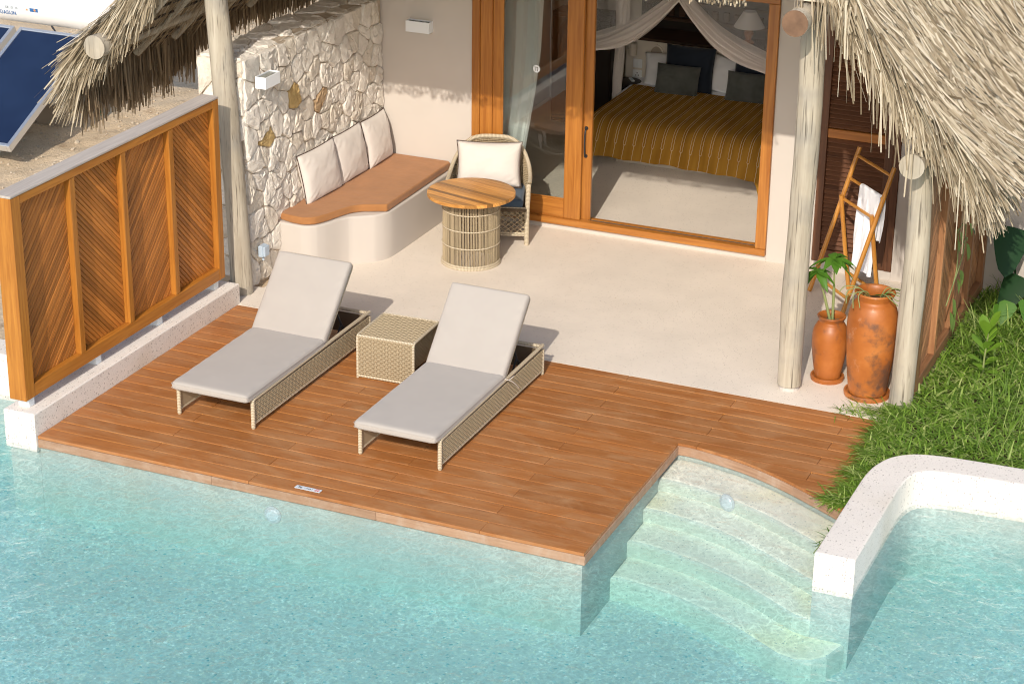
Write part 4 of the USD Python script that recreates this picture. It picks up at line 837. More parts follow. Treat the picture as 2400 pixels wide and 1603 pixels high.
def lounger():
    L = thing('sun_lounger', 'left wicker sun lounger with greige cushion nearest the screen fence', 'sun lounger', (-3.672, .862, 0), 0, 'pair of sun loungers on the deck')
    W, D, Ht = .372, 2.13, .262
    for sx in (-1, 1):
        x = sx * (W - .014); xo = sx * (W - .002)
        m = MB(); weave(V(x + .006 * sx, .018, .052), V(0, sx, 0) if False else V(0, 1, 0), V(0, 0, 1), D - .036, Ht - .072, 84, 10, .0200, .015, .0045, m)
        obj(L, 'side_panel', m.vf(), wicker, smooth=True)
        obj(L, 'panel_lining', cbox((x - .004 - .004 * sx, .02, .05), (x + .004 - .004 * sx, D - .02, Ht - .02), .001).vf(), wicker_back)
        m = MB(); tube(roundpath([(x, 0, .045), (x, 0, Ht), (x, D, Ht + .02)], .03), .0165, 9, True, m)
        obj(L, 'top_rail', m, wicker_wrap, smooth=40)
        obj(L, 'bottom_rail', tube([(x, .0, .046), (x, D * .5, .046), (x, D, .046)], .013, 8, True), wicker_wrap, smooth=40)
        for y in (.0, D - .004): obj(L, 'leg', tube([(x, y, .0), (x, y, .012), (x, y, .1), (x, y, Ht - .02)], [.012, .0185, .0185, .0175], 10, True), wicker_wrap, smooth=40)
    m = MB(); weave(V(-W + .02, D - .002, .055), V(1, 0, 0), V(0, 0, 1), 2 * W - .04, Ht - .075, 29, 10, .0200, .015, .0045, m); obj(L, 'end_panel', m.vf(), wicker, smooth=True)
    obj(L, 'end_lining', cbox((-W + .02, D - .016, .05), (W - .02, D - .010, Ht - .02), .001).vf(), wicker_dark)
    obj(L, 'end_rail', tube([(-W + .02, D - .002, Ht + .008), (0, D - .002, Ht + .006), (W - .02, D - .002, Ht + .008)], .017, 9, True), wicker_wrap, smooth=40)
    obj(L, 'front_rail', tube([(-W + .03, .05, .225), (0, .05, .225), (W - .03, .05, .225)], .014, 8, True), wicker_wrap, smooth=40)
    obj(L, 'seat_deck', cbox((-W + .022, .035, .232), (W - .022, 1.29, .252), .003).vf(), wicker_dark)
    ang = math.radians(46.3); hy, hz = 1.275, .262; ca, sa = math.cos(ang), math.sin(ang)
    def tilt(v): return np.stack([v[:, 0], hy + v[:, 1] * ca - v[:, 2] * sa, hz + v[:, 1] * sa + v[:, 2] * ca], 1)
    q = cbox((-W + .03, .02, -.03), (W - .03, .80, -.008), .004); v, f = q.vf(); obj(L, 'back_frame', (tilt(v), f), wicker_dark)
    q = MB(); tube(roundpath([(-W + .028, .02, -.018), (-W + .028, .815, -.018), (W - .028, .815, -.018), (W - .028, .02, -.018)], .05), .016, 8, True, q); v, f = q.vf(); obj(L, 'back_rail', MB().add(tilt(v), f, q.uvs()), wicker_wrap, smooth=40)
    q = MB(); weave(V(-W + .04, .03, -.034), V(1, 0, 0), V(0, 1, 0), 2 * W - .08, .77, 30, 36, .017, .012, .005, q); v, f = q.vf(); obj(L, 'back_weave', (tilt(v), f), wicker, smooth=True)
    for sx in (-1, 1):
        top = tilt(np.array([[sx * .27, .42, -.035]]))[0]; m = MB(); tube([top, (sx * .27, 1.86, .12)], .010, 6, True, m); tube([(sx * .27, 1.60, .12), (sx * .27, 1.74, .28), (sx * .27, 1.98, .12)], .009, 6, True, m); obj(L, 'strut', m.vf(), black_metal)
        obj(L, 'strut_bar', tube([(sx * .27, 1.3, .115), (sx * .27, 2.1, .115)], .010, 6, True).vf(), black_metal)
    def pad(x0, x1, y0, y1, z0, z1, nb):
        pl = sbox(x0 + .022, y0 + .022, x1 - .022, y1 - .022).buffer(.022, 5); v, f = bevel_prism(pl, z0, z1, .018, 4).vf(); return v, f
    v, f = softpad(-.368, .368, -.10, 1.275, .258, .342, 1); obj(L, 'seat_cushion', (v, f), greige, smooth=True)
    v, f = softpad(-.368, .368, .006, .80, -.004, .080, 2); obj(L, 'back_cushion', (tilt(v), f), greige, smooth=True)
    m = MB()
    for z in (.284, .318): tube(roundpath([(-.3685, 1.26, z), (-.3685, -.1, z), (.3685, -.1, z), (.3685, 1.26, z)], .02), .0028, 4, True, m)
    obj(L, 'seam', m.vf(), greige)
    return L
LG = lounger()
LR = dup(LG, (-1.928, .812, 0), 0, 'right wicker sun lounger with a loose tie string, beside the wicker cube table')
m = MB(); tube(bez([(-1.570, 2.09, .300), (-1.535, 2.10, .285), (-1.52, 2.16, .292), (-1.535, 2.22, .276)], 5), .0035, 5, True, m); tube(bez([(-1.545, 2.10, .286), (-1.525, 2.14, .262), (-1.515, 2.22, .20), (-1.520, 2.30, .135)], 5), .0035, 5, True, m)
tag(obj(None, 'tie_string', m.vf(), cream), 'pale tie string hanging from the cushion hinge of the right lounger', 'string')

def side_table():
    T = thing('side_table', 'square wicker side table between the two sun loungers', 'side table', (-2.762, 2.478, 0), 2.0)
    w, d, h = .268, .278, .402
    for nm, P0, U, Vv, lu, lv, nu, nv in (('top', V(-w, -d, h), V(1, 0, 0), V(0, 1, 0), 2 * w, 2 * d, 13, 26), ('front_panel', V(-w, -d, .018), V(1, 0, 0), V(0, 0, 1), 2 * w, h - .03, 20, 19), ('back_panel', V(w, d, .018), V(-1, 0, 0), V(0, 0, 1), 2 * w, h - .03, 20, 19)):
        m = MB(); weave(P0, U, Vv, lu, lv, nu, nv, .0218 if nm == 'top' else .0208, .016, .0045, m); obj(T, nm, m.vf(), wicker, smooth=True)
    obj(T, 'top_lining', cbox((-w, -d, h - .022), (w, d, h - .006), .002).vf(), wicker_back)
    for sy in (-1, 1): obj(T, 'panel_lining', cbox((-w + .002, sy * (d - .012) - .006, .02), (w - .002, sy * (d - .012) + .006, h - .023), .001).vf(), wicker_back)
    for sx in (-1, 1):
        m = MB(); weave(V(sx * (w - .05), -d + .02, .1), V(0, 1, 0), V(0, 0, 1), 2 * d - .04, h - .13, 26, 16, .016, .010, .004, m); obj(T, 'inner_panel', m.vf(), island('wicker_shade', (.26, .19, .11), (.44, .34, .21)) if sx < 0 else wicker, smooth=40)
        x = sx * w; obj(T, 'edge_rail', tube(roundpath([(x, -d, 0), (x, -d, h), (x, d, h), (x, d, 0)], .04), .012, 8, True), wicker_wrap, smooth=40)
    for sy in (-1, 1): obj(T, 'edge_rail', tube([(-w, sy * d, h), (w, sy * d, h)], .011, 8, True), wicker_wrap, smooth=40); obj(T, 'bottom_rail', tube([(-w, sy * d, .022), (w, sy * d, .022)], .011, 8, True), wicker_wrap, smooth=40)
side_table()

def bench():
    B = obj(None, 'masonry_bench', bevel_prism(Polygon([(-5.12, 4.30)] + [tuple(p) for p in bez([(-4.86, 4.268), (-4.70, 4.262), (-4.59, 4.31), (-4.52, 4.42), (-4.468, 4.57), (-4.40, 4.70), (-4.30, 4.78), (-4.20, 4.86), (-4.135, 4.98), (-4.11, 5.15), (-4.108, 5.6)], 6)[:, :2]] + [(-4.108, YH + .01), (-5.12, YH + .01)]).simplify(.002), -.02, .498, .02, 3).vf(), plaster, smooth=40)
    tag(B, 'curved white masonry bench against the stone wall', 'bench')
    o = [(-5.0, 4.335)] + [tuple(p) for p in bez([(-4.84, 4.285), (-4.70, 4.278), (-4.60, 4.335), (-4.535, 4.46), (-4.485, 4.63), (-4.43, 4.78), (-4.35, 4.875), (-4.245, 4.93), (-4.135, 4.985)], 6)[:, :2]] + [(-4.125, 5.01), (-4.145, 6.53), (-4.175, 6.565), (-4.99, 6.565)]
    C = obj(None, 'bench_cushion', bevel_prism(Polygon(o).simplify(.0015), .502, .580, .016, 4).vf(), tan, smooth=45)
    tag(C, 'long tan leather-like cushion shaped to the curved white bench', 'cushion')
    p = bez([(q[0], q[1], .515) for q in o[1:56]], 1); obj(C, 'seam', tube(p + V(.001, -.001, 0), .0028, 5, True).vf(), tan)
bench()
def pillow(name, label, c, w, h, t, rot, mat, seed, cat='pillow', pipe=True, ears=.05, group=None, nf=26):
    """soft square pillow; local x across, y up, z out; rot is a 3x3 matrix"""
    n = nf; u = np.linspace(-1, 1, n); U, Vv = np.meshgrid(u, u, indexing='ij')
    def outline(U, Vv):
        e = 1 - ears * (1 - np.abs(Vv) ** 2.0); g = 1 - ears * (1 - np.abs(U) ** 2.0); return U * e * w / 2, Vv * g * h / 2
    X, Y = outline(U, Vv); prof = np.maximum(0, (1 - np.abs(U) ** 2.6) * (1 - np.abs(Vv) ** 2.6)) ** .48
    nz = meshkit.fbm(np.stack([U * 2.2 + seed * 7, Vv * 2.2, 0 * U], -1), 4, seed) - .5
    pinch = np.exp(-((np.abs(U) - .8) ** 2 + (np.abs(Vv) - .8) ** 2) * 18) * np.sin((U - Vv) * 22 + seed) * .012
    Z = t / 2 * prof * (1 + .35 * nz) + pinch * prof; Z2 = -t / 2 * prof * (1 - .2 * nz)
    v = np.vstack([np.stack([X, Y, Z], -1).reshape(-1, 3), np.stack([X, Y, Z2], -1).reshape(-1, 3)]); g = grid_faces(n, n); f = np.vstack([g, g[:, ::-1] + n * n])
    f = np.vstack([f[:, [0, 1, 2]], f[:, [0, 2, 3]]]); R = np.asarray(rot, float)
    T = trimesh.Trimesh(v @ R.T + c, f, process=False); T.merge_vertices()
    P = obj(None, name, (np.array(T.vertices), np.array(T.faces)), mat, smooth=True); tag(P, label, cat, group)
    if pipe:
        s = np.linspace(-1, 1, 14)[:-1]; e = np.concatenate([np.stack([s, 0 * s - 1], 1), np.stack([0 * s + 1, s], 1), np.stack([-s, 0 * s + 1], 1), np.stack([0 * s - 1, -s], 1)]); e = np.vstack([e, e[:1]])
        x, y = outline(e[:, 0], e[:, 1]); q = np.stack([x * 1.008, y * 1.008, 0 * x], 1); obj(P, 'piping', tube(q @ R.T + c, .0058, 6, False).vf(), piping, smooth=True)
    return P
def rot(right, up):
    r = unit(right); u = np.asarray(up, float); u = unit(u - r * (u @ r)); return np.stack([r, u, np.cross(r, u)], 1)
for k, (y0, y1, lb, dx) in enumerate(((4.665, 5.33, 'first white pillow on the bench, farthest from the house', .0), (5.33, 5.96, 'middle white pillow of the three on the bench', .0), (5.955, 6.545, 'white pillow on the bench next to the house wall', .01))):
    pillow('bench_pillow', lb, V(-4.885 + dx, (y0 + y1) / 2, .815), (y1 - y0) * 1.03, .52, .19, rot((0.06 * (1 - k), 1, .02 * (1 - k)), (-.20, 0, 1)), cream, k + 1, group='three white pillows on the bench')

def table():
    T = thing('round_table', 'round striped wooden table on a slatted cane drum by the bench', 'table', (-3.335, 5.295, 0))
    R = .443; a = math.radians(-14); d = V(math.cos(a), math.sin(a)); nn = V(-d[1], d[0]); disc = Polygon([(R * math.cos(t), R * math.sin(t)) for t in np.linspace(0, 2 * np.pi, 73)[:-1]])
    e = [-R]
    while e[-1] < R: e.append(min(R, e[-1] + rng.uniform(.045, .085)))
    for y0, y1 in zip(e[:-1], e[1:]):
        q = Polygon([tuple(d * sx + nn * (yy)) for sx, yy in ((-1, y0 + .0004), (1, y0 + .0004), (1, y1 - .0004), (-1, y1 - .0004))]).intersection(disc)
        if q.is_empty or q.area < 5e-4: continue
        v, f = bevel_prism(q.simplify(.0004), .708, .742, .0015, 1).vf(); _id[0] += 1; i = _id[0]
        obj(T, 'top_plank', MB().add(v, f, np.stack([v[:, :2] @ d + i * 5.3, i + .3 + (v[:, :2] @ nn - y0) * 2 + (v[:, 2] - .72)], 1)), table_wood)
    n = 112; m = MB()
    for k in range(n):
        t = 2 * np.pi * k / n; r = .283 + rng.normal(0, .0015); obj(T, 'cane', tube([(r * math.cos(t), r * math.sin(t), .02), (r * math.cos(t + rng.normal(0, .008)), r * math.sin(t), .70)],   .0052 * rng.uniform(.75, 1.2), 5, False).vf(), wicker, smooth=True)
    for z, rr, r in ((.012, .290, .016), (.036, .290, .010), (.225, .290, .0065), (.405, .290, .0065), (.575, .290, .0065), (.695, .288, .010)):
        t = np.linspace(0, 2 * np.pi, 49); obj(T, 'ring', tube(np.stack([rr * np.cos(t), rr * np.sin(t), np.full(49, z)], 1), r, 7, False), wicker_wrap, smooth=True)
    for k in range(12):
        t = 2 * np.pi * k / 12; obj(T, 'stake', tube([(.262 * math.cos(t), .262 * math.sin(t), .01), (.262 * math.cos(t), .262 * math.sin(t), .705)], .009, 6, False).vf(), wicker, smooth=True)
table()

def armchair():
    C = thing('wicker_armchair', 'cane armchair with a blue seat behind the round table', 'armchair', (-3.50, 6.135, 0), 20.0)
    hw, hd = .395, .315
    def plan(s):                      # s in 0..1 from right-front round the back to left-front
        t = np.pi * s; x = hw * np.sign(np.cos(t)) * np.abs(np.cos(t)) ** .55; y = -hd + 2 * hd * np.sin(t) ** .62; return x, y
    def top(s): return .655 + .295 * np.sin(np.pi * s) ** 1.7
    Lu = 1.75
    def surf(u, v, h):
        s = np.clip(u / Lu, .002, .998); x, y = plan(s); vv = v / .5; z = .40 + (top(s) - .40) * vv
        fl = .05 * vv * np.abs(np.cos(np.pi * s)) + .02 * vv; c = np.hypot(x, y) + 1e-9
        nx, ny = x / c, (y) / c
        return np.stack([x * (1 + fl) + nx * h, y + .06 * vv * np.sin(np.pi * s) + ny * h, z], 1)
    m = MB(); weave(V(0, 0, 0), V(1, 0, 0), V(0, 1, 0), Lu, .5, 84, 30, .0155, .009, .004, m, surf); obj(C, 'back_shell', m.vf(), wicker, smooth=True)
    s = np.linspace(0, 1, 61); q = surf(s * Lu, np.full(61, .5), np.zeros(61)); obj(C, 'top_roll', tube(q, .022, 8, True), wicker_wrap, smooth=True)
    # front arm posts and feet
    for sx in (-1, 1):
        for i, (x, y, zt) in enumerate(((hw * 1.02, -hd, .66), (hw * .80, hd * .92, .45))):
            obj(C, 'leg', tube(bez([(sx * x, y, 0), (sx * x, y, .04), (sx * x, y + .005, .3), (sx * x * 1.03, y, zt)], 6), [.016] + [.026] * 17 + [.026], 9, True), wicker_wrap, smooth=True)
    obj(C, 'seat_frame', bevel_prism(sbox(-hw + .012, -hd - .01, hw - .012, hd - .02).buffer(.02), .365, .402, .01, 2).vf(), wicker_dark)
    loop = [(-hw, -hd - .012), (hw, -hd - .012), (hw * .82, hd * .95), (-hw * .82, hd * .95), (-hw, -hd - .012)]
    for z, r in ((.398, .014), (.372, .010), (.130, .011), (.108, .009)): obj(C, 'seat_rail', tube([(x, y, z) for x, y in loop], r, 7, False), wicker_wrap, smooth=40)
    for (a, b) in zip(loop[:-1], loop[1:]):
        a, b = V(*a), V(*b); n = 13; m = MB()
        for k in range(-5, n):
            for sg in (1, -1):
                t0, t1 = k / n, (k + 5) / n; z0, z1 = (.125, .375)
                c0, c1 = max(0, t0), min(1, t1)
                if c1 - c0 < .03: continue
                f0, f1 = (c0 - t0) / (t1 - t0), (c1 - t0) / (t1 - t0)
                if sg < 0: f0, f1 = 1 - f0, 1 - f1
                tube([(*(a + (b - a) * c0), z0 + (z1 - z0) * f0), (*(a + (b - a) * c1), z0 + (z1 - z0) * f1)], .0048, 5, False, m)
        obj(C, 'lattice', m.vf(), wicker, smooth=True)
    return C
armchair()
ca, sa = math.cos(math.radians(20)), math.sin(math.radians(20))
def chair_pt(x, y, z): return V(-3.50 + x * ca - y * sa, 6.135 + x * sa + y * ca, z)
v, f = bevel_prism(sbox(-.34, -.31, .34, .24).buffer(.02, 4), .404, .492, .028, 4).vf()
v = np.array([chair_pt(*p) for p in v]); tag(obj(None, 'seat_cushion', (v, f), blue, smooth=50), 'navy blue seat cushion of the cane armchair', 'cushion')
pillow('chair_pillow', 'wide white pillow leaning in the cane armchair', chair_pt(-.02, .085, .735), .68, .47, .19, rot((ca, sa, 0), (-sa * .34, ca * .34, 1)), cream, 9, ears=.07)

# ---- pots and their plants
def pot(name, label, c, prof, plate, soil_z, soil_r):
    P = thing(name, label, 'pot', (*c, 0)); p = bez([(r, z, 0) for r, z in prof], 6)[:, :2]
    obj(P, 'body', lathe(p, 48, wob=.012).vf(), terracotta, smooth=True)
    obj(P, 'saucer', lathe([(0, .004), (plate - .02, .004), (plate - .006, .0), (plate, .03), (plate - .004, .042), (plate - .018, .042), (plate - .024, .018), (0, .018)][::-1], 40).vf(), terracotta, smooth=40)
    obj(P, 'soil', lathe([(soil_r, soil_z), (soil_r * .6, soil_z + .012), (.001, soil_z + .015)], 24).vf(), soil, smooth=True)
pot('terracotta_pot', 'tall terracotta pot with dark stains beside the grass edge', (1.170, 3.745), [(.02, .022), (.150, .022), (.172, .10), (.200, .33), (.218, .58), (.215, .74), (.188, .84), (.156, .885), (.150, .905), (.166, .940), (.178, .958), (.170, .972), (.152, .962), (.140, .93), (.138, .88), (.16, .80)], .205, .872, .142)
pot('terracotta_pot', 'shorter terracotta pot holding a drooping green plant', (.760, 3.935), [(.02, .022), (.105, .022), (.122, .08), (.148, .24), (.160, .38), (.152, .47), (.124, .53), (.108, .552), (.110, .568), (.124, .592), (.127, .604), (.118, .610), (.106, .60), (.098, .57), (.11, .50)], .152, .53, .100)
def leaf(mb, base, tip, width, droop=.0, nrm=(0, 0, 1), n=6, fold=.25, shape='lance'):
    base, tip = np.asarray(base, float), np.asarray(tip, float); ax = tip - base; L = np.linalg.norm(ax); ax = ax / L; s = np.cross(ax, nrm); s /= np.linalg.norm(s) + 1e-9; up = np.cross(s, ax)
    t = np.linspace(0, 1, n + 1); w = {'lance': np.sin(np.pi * np.clip(t, .02, 1) ** .75) ** .9, 'spat': np.sin(np.pi * t ** 1.6) ** .8, 'heart': np.sqrt(np.clip(1 - t, 0, 1)) * np.minimum(1, t * 6 + .55)}[shape] * width / 2
    w[-1] = .001
    if shape != 'heart': w[0] = .002
    c = base + np.outer(t * L, ax) + np.outer(-droop * t * t, V(0, 0, 1)); rows = np.stack([c - np.outer(w, s) + np.outer(w * fold, up), c, c + np.outer(w, s) + np.outer(w * fold, up)], 1).reshape(-1, 3)
    f = [(3 * i + a, 3 * i + a + 1, 3 * i + a + 4, 3 * i + a + 3) for i in range(n) for a in (0, 1)]; mb.add(rows, np.array(f))
def potplant():
    P = thing('potted_plant', 'drooping green plant with two bare stems in the shorter pot', 'plant', (0, 0, 0)); b = V(.77, 3.93, .54)
    for i, pts in enumerate(([b, (.765, 3.92, .85), (.755, 3.90, 1.14)], [b + V(-.01, -.02, 0), (.70, 3.88, .78), (.625, 3.86, 1.02)])): obj(P, 'stem', tube(bez(pts, 6), [.013] * 7 + [.008] * 6, 7, True).vf(), stem_m, smooth=True)
    for (x, y, z), n, rr, seedq in (((.755, 3.90, 1.14), 15, .23, 1), ((.625, 3.86, 1.02), 12, .20, 2)):
        for k in range(n):
            a = rng.uniform(0, 2 * np.pi); e = rng.uniform(-.6, .75); r = rr * rng.uniform(.6, 1.15); m = MB()
            t = V(x, y, z) + r * V(math.cos(a) * math.cos(e), math.sin(a) * math.cos(e), math.sin(e) * .6 - .15); leaf(m, (x, y, z), t, rng.uniform(.05, .09), rng.uniform(.03, .10), (rng.normal(0, .3), rng.normal(0, .3), 1), 6, rng.uniform(.1, .6))
            obj(P, 'leaf', m.vf(), leaf_m, smooth=True)
    m = MB()
    for k in range(30): a = rng.uniform(0, 6.28); r = rng.uniform(0, .09); q = V(.76 + r * math.cos(a), 3.935 + r * math.sin(a), .55); tube([q, q + V(rng.normal(0, .03), rng.normal(0, .03), .008)], .004, 4, True, m)
    obj(P, 'mulch', m.vf(), straw, kind='stuff')
potplant()
def drystems():
    P = thing('dry_plant', 'withered trailing stems spilling over the rim of the tall pot', 'plant'); c = V(1.17, 3.745, .88)
    for k in range(11):
        a = rng.uniform(-3.4, .4); r = rng.uniform(.17, .27); h = rng.uniform(.07, .13); dz = rng.uniform(-.12, .04)
        pts = [c + V(.03 * math.cos(a), .03 * math.sin(a), 0), c + V(r * .55 * math.cos(a), r * .55 * math.sin(a), h), c + V(r * math.cos(a), r * math.sin(a), h * .9), c + V((r + .04) * math.cos(a + .2), (r + .04) * math.sin(a + .2), h + dz)]
        obj(P, 'stem', tube(bez(pts, 5), .0045, 5, True).vf(), stem_m, smooth=True)
    for k in range(9):
        a = rng.uniform(-2.6, -.2); m = MB(); q = c + V(.10 * math.cos(a), .10 * math.sin(a), .08); leaf(m, q, q + V(.06 * math.cos(a + 1), .06 * math.sin(a + 1), .03), .03); obj(P, 'leaf', m.vf(), leaf_m, smooth=True)
drystems()

# ---- folding towel ladder
def ladder():
    L = thing('towel_ladder', 'folding orange wooden towel ladder leaning by the louvred shutter', 'towel rack'); P0 = V(.02, 5.94, .01); n = V(.73, .68, 0); w = V(.68, -.73, 0) * .68
    def fp(z): return P0 + n * (.305 * z) + V(0, 0, z)
    for q, o in ((0, V(0, 0, 0)), (1, w)):
        obj(L, 'rail', tube([fp(0) + o, fp(.7) + o, fp(1.43) + o], .0225, 10, True), ladder_wood, smooth=40)
    for z in (.16, .93, 1.13, 1.35): obj(L, 'rung', tube([fp(z) + w * .02, fp(z) + w * .98], .0155, 9, True), ladder_wood, smooth=40)
    r0 = fp(.94) - n * .035; ft = P0 + V(.31, .245, 0)
    for o in (V(0, 0, 0) + w * .05, w * .95):
        obj(L, 'rear_leg', tube([r0 + o + V(0, 0, .03), (r0 + ft) / 2 + o, ft + o], .0215, 10, True), ladder_wood, smooth=40)
    obj(L, 'rear_stretcher', tube([ft + V(0, 0, .16) + w * .06, ft + V(0, 0, .16) + w * .94], .0155, 9, True), ladder_wood, smooth=40)
    return fp, n, w
fp, ln, lw = ladder()
def towel():
    a, b = .38, .96; N = 26; u = np.linspace(a, b, N); z0 = fp(1.13); R = .022; s = np.concatenate([np.linspace(-.80, -.03, 16), np.linspace(-.02, .035, 7), np.linspace(.06, .50, 12)])
    rows = []
    for t in s:
        if t < -.02: o, z = -R - .02 * (-t), t + .0
        elif t <= .036: k = (t + .02) / .056 * np.pi; o, z = -R * math.cos(k), R * math.sin(k)
        else: o, z = R + .015, -(t - .036)
        wob = .016 * np.sin(u * 28 + t * 3) * min(1, abs(t) * 3) + .01 * np.sin(u * 55 - t * 6) * min(1, abs(t) * 2)
        rows.append(z0 + np.outer(u + (.06 * t if t < 0 else -.10 * t), lw) + np.outer(o + wob, ln) + V(0, 0, z))
    g = np.array(rows); v = g.reshape(-1, 3); v2 = v + unit(ln) * .006; nn = len(v); f = grid_faces(len(s), N); f = np.vstack([f, f[:, ::-1] + nn])
    tag(obj(None, 'towel', (np.vstack([v, v2]), np.vstack([f[:, [0, 1, 2]], f[:, [0, 2, 3]]])), towel_m, smooth=True), 'white bath towel hanging over the ladder rung', 'towel')
towel()

# ---- wall lamps and boxes
def wall_lamp(label, c, rz, mat=lamp_white, sz=(.272, .10, .13)):
    T = thing('wall_lamp', label, 'wall lamp', c, rz); a, d, h = sz; t = .007
    obj(T, 'front', cbox((-a / 2, -d, -h / 2), (a / 2, -d + t, h / 2), .002).vf(), mat)
    for sx in (-1, 1): obj(T, 'side', cbox((sx * a / 2 - (t if sx > 0 else 0), -d + t + .0003, -h / 2), (sx * a / 2 + (t if sx < 0 else 0), 0, h / 2), .002).vf(), mat)
    obj(T, 'back', cbox((-a / 2 + t + .0003, -t, -h / 2), (a / 2 - t - .0003, -.0003, h / 2), .001).vf(), mat)
    for z in (h / 2 - .018, -h / 2 + .012): obj(T, 'lens', cbox((-a / 2 + t + .001, -d + t + .001, z), (a / 2 - t - .001, -t - .001, z + .006), .001).vf(), dark_glass)
wall_lamp('white box wall lamp on the plaster wall left of the door', (-4.505, YH, 2.012), 0, sz=(.272, .10, .118))
wall_lamp('white box wall lamp on the stone wall above the bench', (-4.938, 4.0, 2.025), 90, sz=(.28, .115, .115))
def ebox():
    T = thing('socket_box', 'small grey electrical socket box low on the stone wall', 'socket box', (-4.94, 3.86, .34), 90)
    obj(T, 'body', cbox((-.055, -.05, -.055), (.05, 0, .06), .008).vf(), grey_plastic); obj(T, 'lid', cbox((-.05, -.075, -.05), (.045, -.0503, .055), .008).vf(), grey_plastic); obj(T, 'cable_gland', tube([(-.005, -.03, -.054), (-.005, -.03, -.095)], .012, 8).vf(), grey_plastic)
ebox()

# ================================================================ bedroom
def bed():
    B = thing('bed', 'double bed on a pale plinth inside the open bedroom', 'bed')
    obj(B, 'plinth', cbox((-3.13, 8.86, .061), (-1.60, 10.40, .33), .01).vf(), plaster_in); obj(B, 'mattress', bevel_prism(sbox(-3.36, 8.66, -1.32, 10.41).buffer(.03), .331, .608, .05, 4).vf(), linen, smooth=50)
bed()
obj(None, 'bed_sheet', bevel_prism(sbox(-3.40, 9.62, -1.28, 10.41).buffer(.02), .60, .632, .014, 3).vf(), linen, smooth=50, label='white bed sheet showing behind the mustard bedspread', cat='sheet')
def bedspread():
    prof = bez([(10.02, .648, 0), (9.4, .652, 0), (8.80, .648, 0), (8.62, .632, 0), (8.53, .590, 0), (8.465, .52, 0), (8.40, .40, 0), (8.335, .27, 0)], 5)[:, :2]
    xs = np.concatenate([np.linspace(-3.58, -3.40, 5), np.linspace(-3.36, -1.32, 40), np.linspace(-1.27, -1.06, 6)]); n, m = len(xs), len(prof); G = np.zeros((n, m, 3))
    s = np.concatenate([[0], np.cumsum(np.linalg.norm(np.diff(prof, axis=0), axis=1))])
    for i, x in enumerate(xs):
        oL, oR = max(0, -3.38 - x), max(0, x + 1.30)
        for j, (y, z) in enumerate(prof):
            d = max(0, .60 - z) / .33; dz = -(oL + oR) * 2.0; yy = y - d * .018 * math.sin(x * 17) - (oR * .9 * d if oR else 0); zz = z + (dz if z > .5 else dz * .75)
            zz = max(zz, .16 if not oR else .10); G[i, j] = (x - (oL * .45 if oL else 0) * (-1) - (oR * .35), yy, zz + .004 * math.sin(x * 9 + y * 5) - .035 * d * max(0, (x + 2.4)))
    f = grid_faces(n, m); f = np.vstack([f[:, [0, 1, 2]], f[:, [0, 2, 3]]]); g = G.reshape(-1, 3); q = usdkit.meshkit.arrays((g, f), True)[2]; sg = 1 if q[n // 2 * m + 3][2] > 0 else -1
    v = np.vstack([g, g - q * sg * .008]); F = np.vstack([f if sg > 0 else f[:, ::-1], (f[:, ::-1] if sg > 0 else f) + len(g)])
    S = tag(obj(None, 'bedspread', (v, F), spread, smooth=True), 'mustard bedspread with pale stitched stripes over the bed', 'bedspread')
    from scipy.interpolate import RegularGridInterpolator
    it = RegularGridInterpolator((np.arange(n), np.arange(m)), G); nx = [np.interp(x, xs, np.arange(n)) for x in (0,)]
    zc = int(np.argmin(np.abs(prof[:, 1] - .42)))
    for k in range(20):
        x = -3.42 + k * .1115; i = lambda xx: np.interp(xx, xs, np.arange(n)); mth = MB()
        for o in (-.013, .013):
            js = np.linspace(0, zc, 26); p = it(np.stack([np.full(26, i(x + o)), js], 1)); tube(p + V(0, -.001, .003), .0026, 4, False, mth)
        js = np.linspace(zc, m - 1, 8); p = it(np.stack([np.full(8, i(x)), js], 1)); tube(p + V(0, -.003, .001), .0030, 4, False, mth)
        tube([it([[i(x - .013), zc]])[0] + V(0, -.002, .002), it([[i(x), zc + .4]])[0] + V(0, -.003, 0), it([[i(x + .013), zc]])[0] + V(0, -.002, .002)], .0028, 4, False, mth)
        obj(S, 'stitched_stripe', mth.vf(), thread, smooth=True)
bedspread()
lean = lambda a: (0, a, 1)
pillow('bed_pillow', 'white pillow behind the left navy pillow', V(-2.98, 10.27, .80), .70, .44, .18, rot((1, 0, .10), lean(.45)), linen, 21, pipe=False, ears=.08)
pillow('bed_pillow', 'white pillow between the two navy pillows', V(-2.28, 10.25, .83), .62, .46, .20, rot((1, 0, -.15), lean(.5)), linen, 22, pipe=False, ears=.10)
pillow('bed_pillow', 'white pillow at the right end of the bed', V(-1.65, 10.27, .80), .70, .44, .18, rot((1, 0, 0), lean(.45)), linen, 23, pipe=False, ears=.08)
pillow('bed_pillow', 'left navy pillow on the bed', V(-2.70, 10.10, .885), .61, .56, .17, rot((1, .04, .0), lean(.25)), navy, 24, pipe=False, ears=.05)
pillow('bed_pillow', 'right navy pillow on the bed behind the door jamb', V(-1.86, 10.12, .875), .61, .54, .17, rot((1, 0, -.02), lean(.25)), navy, 25, pipe=False, ears=.05)
pillow('bed_pillow', 'left grey knitted cushion at the front of the bed pillows', V(-2.775, 9.90, .80), .53, .36, .15, rot((1, .05, -.01), lean(.35)), knit, 26, pipe=False, ears=.04)
pillow('bed_pillow', 'right grey knitted cushion beside the door jamb', V(-1.925, 9.95, .795), .53, .36, .15, rot((1, .02, .0), lean(.35)), knit, 27, pipe=False, ears=.04)
N_ = thing('bedside_table', 'round dark bedside table left of the bed', 'bedside table', (-3.50, 10.18, .061))
